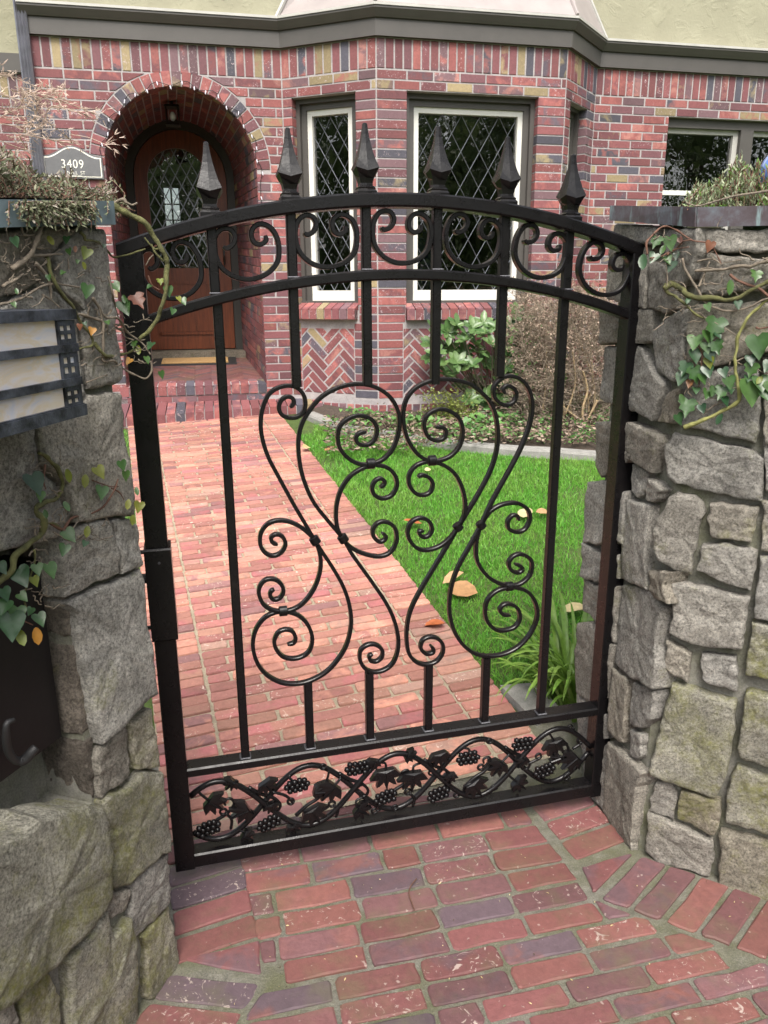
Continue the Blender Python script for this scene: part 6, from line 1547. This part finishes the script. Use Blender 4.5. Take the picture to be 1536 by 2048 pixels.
# a few green shoots among the twigs
sp = np.array([tuple(bed_pt(random.uniform(1010, 1160), random.uniform(650, 800), -.6)) for i in range(110)]); quads('green_shoot', sp, rdirs(len(sp), -.2, 1), rdirs(len(sp)), rng.uniform(.03, .055, len(sp)), .024, M['hell'], dsb)
# ---- small box shrub
bx0 = h3(.52, -.48, .47); bxs = thing('box_shrub', bx0, 'small yellow-green box shrub with tiny leaves in front of the bay', 'shrub')
pts = []; bm_ = MB()
for i in range(60):
    x, y = random.gauss(892, 26), random.uniform(775, 858); p = bed_pt(x, y, -.52+random.uniform(-.1, .1)); base = bx0+V((random.uniform(-.04, .04), 0, 0)); bm_.tube([base, (base+p)/2+V((0, 0, -.02)), p], .002, 4)
    for j in range(40): t = random.uniform(.35, 1.05); pts.append(tuple(base.lerp(p, t)+V((random.gauss(0, .018), random.gauss(0, .018), random.gauss(0, .018)))))
bm_.build('stem', M['bark'], bxs); pts = np.array(pts); quads('leaf', pts, rdirs(len(pts), -.3, 1), rdirs(len(pts)), rng.uniform(.014, .026, len(pts)), .012, M['box'], bxs)
# ---- leafy ground cover clumps along the kerb
HM = [leaf_mesh('leaf', [(x*.85, y) for x, y in HEART], M['hell'], f, c) for f, c in ((.15, .2), (.3, .3), (.05, .35))]
def clump(x, y, n, spread, hgt, s0, s1, label, b=-.62):
    c0 = bed_pt(x, y, b); o = thing('ground_cover', c0, label, 'plant', 'leafy clumps along the kerb'); sm_ = MB()
    for i in range(n):
        p = c0 + V((random.gauss(0, spread), random.gauss(0, spread*.6), random.uniform(.0, hgt))); s = random.uniform(s0, s1); sm_.tube([c0+V((random.gauss(0, spread*.4), random.gauss(0, .02), -.03)), p], .0016, 3)
        nr_ = V((random.uniform(-.7, .7), -random.uniform(0, .9), 1)).normalized(); dn = V((random.uniform(-1, 1), random.uniform(-1, .4), -.3)); dn = (dn-nr_*dn.dot(nr_)).normalized(); yv = -dn; xv = yv.cross(nr_)
        mx = Matrix((xv*s, yv*s, nr_*s)).transposed().to_4x4(); mx.translation = p; link_mesh('leaf', random.choice(HM), o, mx)
    sm_.build('stem', M['bark_yellow'], o)
clump(715, 838, 34, .07, .10, .035, .06, 'blue-green leafy clump at the corner of the bay foundation', -.28); clump(745, 855, 16, .06, .05, .03, .05, 'low leafy clump right of the bay corner at the kerb end', -.40)
clump(830, 858, 44, .10, .11, .035, .06, 'leafy clump under the left edge of the box shrub', -.62); clump(925, 866, 40, .09, .09, .04, .07, 'leafy clump in front of the box shrub behind the kerb', -.78); clump(985, 855, 40, .09, .12, .045, .08, 'broad-leaved clump below the rhododendron', -.78); clump(1035, 880, 46, .10, .06, .03, .055, 'bright green low clump behind the middle of the kerb', -.98)
clump(1090, 890, 30, .09, .05, .03, .05, 'bright green low clump at the foot of the dry shrub', -1.05); clump(780, 868, 26, .07, .05, .03, .05, 'low leafy clump left of the box shrub against the kerb', -.55); clump(870, 874, 30, .08, .07, .035, .06, 'leafy clump between the box shrub and the kerb', -.75); clump(960, 884, 30, .09, .06, .035, .06, 'low leafy clump behind the crack in the kerb', -.92)
clump(1140, 884, 26, .09, .05, .03, .05, 'bright green low clump between the dry shrub and the right end of the kerb', -1.05); clump(1180, 872, 10, .05, .06, .04, .07, 'few fresh leaves beside the stone pillar', -1.0)
lt2 = np.array([tuple(bed_pt(random.uniform(650, 1230), random.uniform(845, 912), random.uniform(-1.2, -.35))) for i in range(3600)]); 
lt3 = []
while len(lt3) < 1500:
    x_ = random.uniform(-.1, 1.9); y_ = kerb_y(x_)+.07+abs(random.gauss(0, .16))
    lt3.append((x_, y_, 0))
lt2 = np.concatenate([lt2, np.array(lt3)])
for i in range(len(lt2)): lt2[i, 2] = slope_z(lt2[i, 1]) + .055 + .05*rng.random()
quads('leaf_litter', lt2, rdirs(len(lt2), -.2, .5), rdirs(len(lt2)), rng.uniform(.02, .05, len(lt2)), .016, None, None, 'stuff', .3, [M['dryleaf'], M['hell'], M['oldleaf']], rng.integers(0, 3, len(lt2)))
# ---- plants on the pillar tops
hs = thing('heather', LF.p(.2, 1.64, -.12), 'grey-green heather spilling over the left copper cap in front of the house number', 'plant')
P_ = []; D_ = []; MI = []; hm = MB()
def top_l(x): return 352 + max(0, (x-80))*.22 - 10*math.sin(x*.06) if x > 60 else 300+.6*x
for i in range(620):
    x = random.uniform(-30, 232); yt = top_l(x)+random.gauss(0, 9); wv = random.uniform(-.22, -.01)
    tip = LF.p(*LF.px(x, yt+random.random()**1.5*60, wv), wv); tip.z = max(tip.z, q0t.z-.01)
    base = V((tip.x+random.gauss(-.02, .03), tip.y+random.gauss(-.01, .03), q0t.z-.005)); mid_ = (base+tip)/2+V((random.gauss(0, .01), random.gauss(0, .01), .01)); hm.tube([base, mid_, tip], .0009, 3, cap=False)
    n = random.randint(9, 16)
    for j in range(n): t = (j+.5)/n; q = base.lerp(mid_, t*2) if t < .5 else mid_.lerp(tip, t*2-1); P_.append(tuple(q)); d_ = (tip-base).normalized()*.9+V((random.gauss(0, .6), random.gauss(0, .6), random.gauss(.15, .4))); D_.append(tuple(d_)); MI.append(1 if (t > .75 and random.random() < .45) or random.random() < .1 else 0)
for i in range(130):      # sprays hanging over the front of the cap
    x = random.gauss(118, 38); y0 = 402; p = LF.p(*LF.px(x, y0, .034), .034); tip = LF.p(*LF.px(x+random.gauss(4, 10), y0+random.uniform(5, 52), .04+.02*random.random()), .045)
    hm.tube([p, tip], .0009, 3, cap=False)
    for j in range(11): P_.append(tuple(p.lerp(tip, j/10))); D_.append(tuple((tip-p).normalized()+V((random.gauss(0, .7), random.gauss(0, .7), random.gauss(0, .5))))); MI.append(1 if random.random() < .2 else 0)
quads('foliage', P_, D_, rdirs(len(P_)), rng.uniform(.007, .013, len(P_)), .0032, None, hs, 'stuff', .3, [M['heather'], M['heather_tip']], np.array(MI)); hm.build('stem', M['bark_red'], hs)
pg = thing('plume_grass', V((-1.35, 2.0, 1.55)), 'dry pinkish grass plumes arching in front of the downspout', 'plant')
stems_px = ["-60 610 0 585 300 470 600 380 900 372", "-60 715 0 690 300 540 640 440 860 430", "-60 900 100 880 280 930 450 850 700 790 850 765", "-60 240 0 215 250 180 420 165 560 170", "-60 560 100 500 330 330 430 300", "-60 680 120 640 250 590 420 640", "300 330 380 200 420 120", "-60 400 60 330 200 290 330 300"]
P_ = []; D_ = []; L_ = []
def pgp(cx, cy): return hit(cx/5.908, 140+cy/5.908, (0, 2.0, 0), (0, 1, 0))
for s in stems_px:
    a = [float(q) for q in s.split()]; pts = catmull([pgp(a[i], a[i+1])+V((0, random.uniform(-.15, .15), 0)) for i in range(0, len(a), 2)], 6); m = MB(); m.tube(pts, .0011, 4); m.build('stem', M['plume'], pg)
    n0 = len(pts)
    for k in range(int(n0*.35), n0):
        for j in range(3):
            q = pts[k]; dv = (pts[min(k+1, n0-1)]-pts[k-1]).normalized()+V((random.gauss(0, .55), random.gauss(0, .5), random.choice((-.6, .55))*random.random())); L = random.uniform(.012, .036); P_.append(tuple(q)); D_.append(tuple(dv)); L_.append(L)
            e = q+dv.normalized()*L
            for r_ in range(2): P_.append(tuple(e)); D_.append(tuple(dv+V((random.gauss(0, .5), random.gauss(0, .5), random.gauss(-.2, .5))))); L_.append(random.uniform(.010, .020))
for (cx, cy) in ((1330, 760), (1380, 800), (1320, 850), (1400, 880), (1290, 930), (1340, 960)):   # the tuft in front of the dark porch
    p = pgp(1240, 880); q = pgp(cx+random.uniform(-20, 60), cy); L = (q-p).length; P_.append(tuple(p)); D_.append(tuple(q-p)); L_.append(L*.9)
    for r_ in range(3): P_.append(tuple(q)); D_.append(tuple((q-p).normalized()+V((random.gauss(0, .4), 0, random.gauss(0, .4))))); L_.append(.016)
m = MB(); m.tube(catmull([pgp(850, 765), pgp(1050, 800), pgp(1240, 880)], 5), .0009, 4); m.build('stem', M['plume'], pg)
quads('spikelet', P_, D_, rdirs(len(P_)), L_, .0022, M['plume'], pg)
sg = thing('sage', RF.p(.3, 1.66, -.12), 'silvery green shrub growing on top of the right copper cap', 'plant')
P_ = []; D_ = []; MI = []; hm = MB()
zc_ = pc_t.z
for i in range(520):
    x = random.uniform(1372, 1620); yt = 392-.62*max(0, min(x-1372, 110)) + random.gauss(0, 6) + 8*math.sin(x*.08); wv = random.uniform(-.24, -.02)
    tip = RF.p(*RF.px(x, yt+random.random()**1.4*70, wv), wv); tip.z = max(tip.z, zc_+.004); base = V((tip.x+random.gauss(.01, .02), tip.y+random.gauss(0, .02), zc_-.005)); mid_ = (base+tip)/2+V((random.gauss(0, .008), random.gauss(0, .008), 0)); hm.tube([base, mid_, tip], .001, 3, cap=False)
    n = random.randint(8, 14); gr_ = random.random() < (.75 if x > 1515 else .12) or (tip.z-zc_ < .02 and random.random() < .5)
    for j in range(n): t = (j+.6)/n; q = base.lerp(mid_, t*2) if t < .5 else mid_.lerp(tip, min(1, t*2-1)); P_.append(tuple(q)); D_.append(tuple((tip-base).normalized()*.8+V((random.gauss(0, .6), random.gauss(0, .6), random.gauss(.2, .4))))); MI.append(1 if gr_ else 0)
quads('foliage', P_, D_, rdirs(len(P_)), rng.uniform(.008, .016, len(P_)), .0042, None, sg, 'stuff', .3, [M['sage'], M['conif']], np.array(MI)); hm.build('stem', M['bark_red'], sg)
m = MB(); tp = [RF.p(*RF.px(x, y, .005), .005) for x, y in ((1372, 405), (1395, 412), (1430, 403), (1470, 392), (1510, 386), (1560, 378), (1620, 372))]; c = catmull(tp, 5); m.tube(c, [.003*(.6+.5*i/len(c)) for i in range(len(c))], 6); m.build('stem', M['bark'], sg, smooth=True)
gb = thing('glass_globe', RF.p(*RF.px(1564, 338, -.12), -.12), 'blue swirled glass globe among the plants at the right edge', 'garden ornament')
bm = bmesh.new(); bmesh.ops.create_uvsphere(bm, u_segments=28, v_segments=18, radius=.052)
gc_ = RF.p(*RF.px(1568, 345, -.12), -.12); me = bpy.data.meshes.new('globe'); bm.to_mesh(me); bm.free(); me.materials.append(M['globe']); me.polygons.foreach_set('use_smooth', [True]*len(me.polygons)); mx = Matrix.Translation(gc_); link_mesh('globe', me, gb, mx)
m = MB(); m.tube([gc_-V((0, 0, .05)), gc_-V((0, 0, .14))], [.014, .02], 8); m.build('stand', M['lampmetal'], gb)
# ---- fallen leaves, twig
def fallen(px, py, s, mat, label, group='fallen leaves on the lawn and path', lift=.03, az=None):
    p = on_ground(px, py); p.z = slope_z(p.y)+lift; a = random.uniform(0, 2*PI) if az is None else az
    me = leaf_mesh('fallen_leaf', [(x*1.35, y) for x, y in LONG], M[mat], random.uniform(.15, .5), random.uniform(-.3, .6))
    nr_ = V((random.uniform(-.4, .4), random.uniform(-.5, .1), 1)).normalized(); yv = V((math.cos(a), math.sin(a), 0)); yv = (yv-nr_*yv.dot(nr_)).normalized(); xv = yv.cross(nr_)
    mx = Matrix((xv*s, yv*s, nr_*s)).transposed().to_4x4(); mx.translation = p + yv*s*.5; o = link_mesh('fallen_leaf', me, None, mx); reg(o, label, 'leaf', group)
fallen(925, 1192, .15, 'deadleaf', 'large tan fallen leaf with pale veins on the lawn behind the right scroll', az=2.6); fallen(905, 1168, .11, 'deadleaf', 'curled tan fallen leaf resting against the largest leaf on the lawn', az=.3, lift=.045)
fallen(870, 1256, .09, 'deadleaf_red', 'reddish brown fallen leaf lying on the brick path edge', lift=.014, az=2.9); fallen(826, 1056, .11, 'deadleaf_red', 'bright orange fallen leaf in the grass in the middle of the lawn', az=2.7); fallen(1050, 1038, .12, 'deadleaf_pale', 'pale yellow fallen leaf near the right scroll on the lawn', az=1.2); fallen(1085, 1036, .09, 'deadleaf', 'pinkish tan fallen leaf left of the right baluster', az=.2)
fallen(660, 906, .09, 'deadleaf', 'small tan fallen leaf on the far lawn near the bay', az=.6); fallen(612, 904, .08, 'deadleaf_pale', 'yellow fallen leaf at the far edge of the brick path', az=.9); fallen(766, 903, .055, 'deadleaf_pale', 'tiny yellow fallen leaf on the far lawn right of centre', az=.1); fallen(855, 948, .05, 'deadleaf_pale', 'tiny pale leaf caught in the grass behind the upper scroll', az=.5); fallen(1150, 1232, .13, 'deadleaf_pale', 'shredded straw-coloured leaf beside the daylilies', az=.1)
m = MB(); c = catmull([on_ground(x, y)+V((0, 0, .014)) for x, y in ((833, 1766), (822, 1780), (818, 1795), (823, 1812), (829, 1830))], 4); m.tube(c, .0016, 5); o = m.build('twig', M['bark_red'], None); reg(o, 'thin dark curved twig lying on the pavement bricks', 'twig')
# crumbs and litter on the landing
lp = []
for i in range(170):
    x, y = random.uniform(-.45, .95), random.uniform(1.05, 1.95)
    lp.append((x, y, .006+.004*random.random()))
quads('litter', lp, rdirs(len(lp), -.2, .3), rdirs(len(lp)), rng.uniform(.003, .009, len(lp)), .003, None, None, 'stuff', .3, [M['deadleaf_pale'], M['oldleaf'], M['twig']], rng.integers(0, 3, len(lp)))
# ---- trees standing behind the photographer: they are mirrored in the windows
def tree(name, x, y, h, r, zc, n, ls, label, cat='tree'):
    t = thing(name, (x, y, 0), label, cat, 'street trees in front of the garden'); m = MB()
    m.tube(catmull([(x, y, -.1), (x+.08, y, h*.3), (x-.05, y+.05, h*.6), (x, y, h*.92)], 5), [.16*(1-.7*i/15)*h/6 for i in range(16)], 8); 
    for i in range(14):
        a = random.uniform(0, 2*PI); z = h*random.uniform(.35, .85); e = V((x+math.cos(a)*r*.8, y+math.sin(a)*r*.8, z+r*.4)); m.tube([(x, y, z), ((x+e.x)/2, (y+e.y)/2, z+r*.1), tuple(e)], [.05, .035, .012], 5)
    m.build('trunk', M['trunk'], t)
    nc = 60; cl = rdirs(nc)*rng.uniform(.45, 1.0, (nc, 1))*np.array([r, r, (h-zc)*.62]) + np.array([x, y, (h+zc)/2]); k = rng.integers(0, nc, n)
    p = cl[k] + rng.normal(0, r*.17, (n, 3)); quads('crown', p, rdirs(n), rdirs(n), rng.uniform(ls*.7, ls*1.3, n), ls*.6, M['canopy'], t)
for x, y, h, lb in ((12.5, -2.0, 7.5, 'tall dark evergreen at the right end of the street'), (8.2, -6.6, 7.5, 'tall dark evergreen right of the street centre'), (-10.0, -3.5, 7.5, 'tall dark evergreen at the left end of the street'), (1.0, -12.5, 7.0, 'tall dark evergreen straight across the street')):
    tree('evergreen_tree', x, y, h, 3.0, .6, 4200, .32, lb)
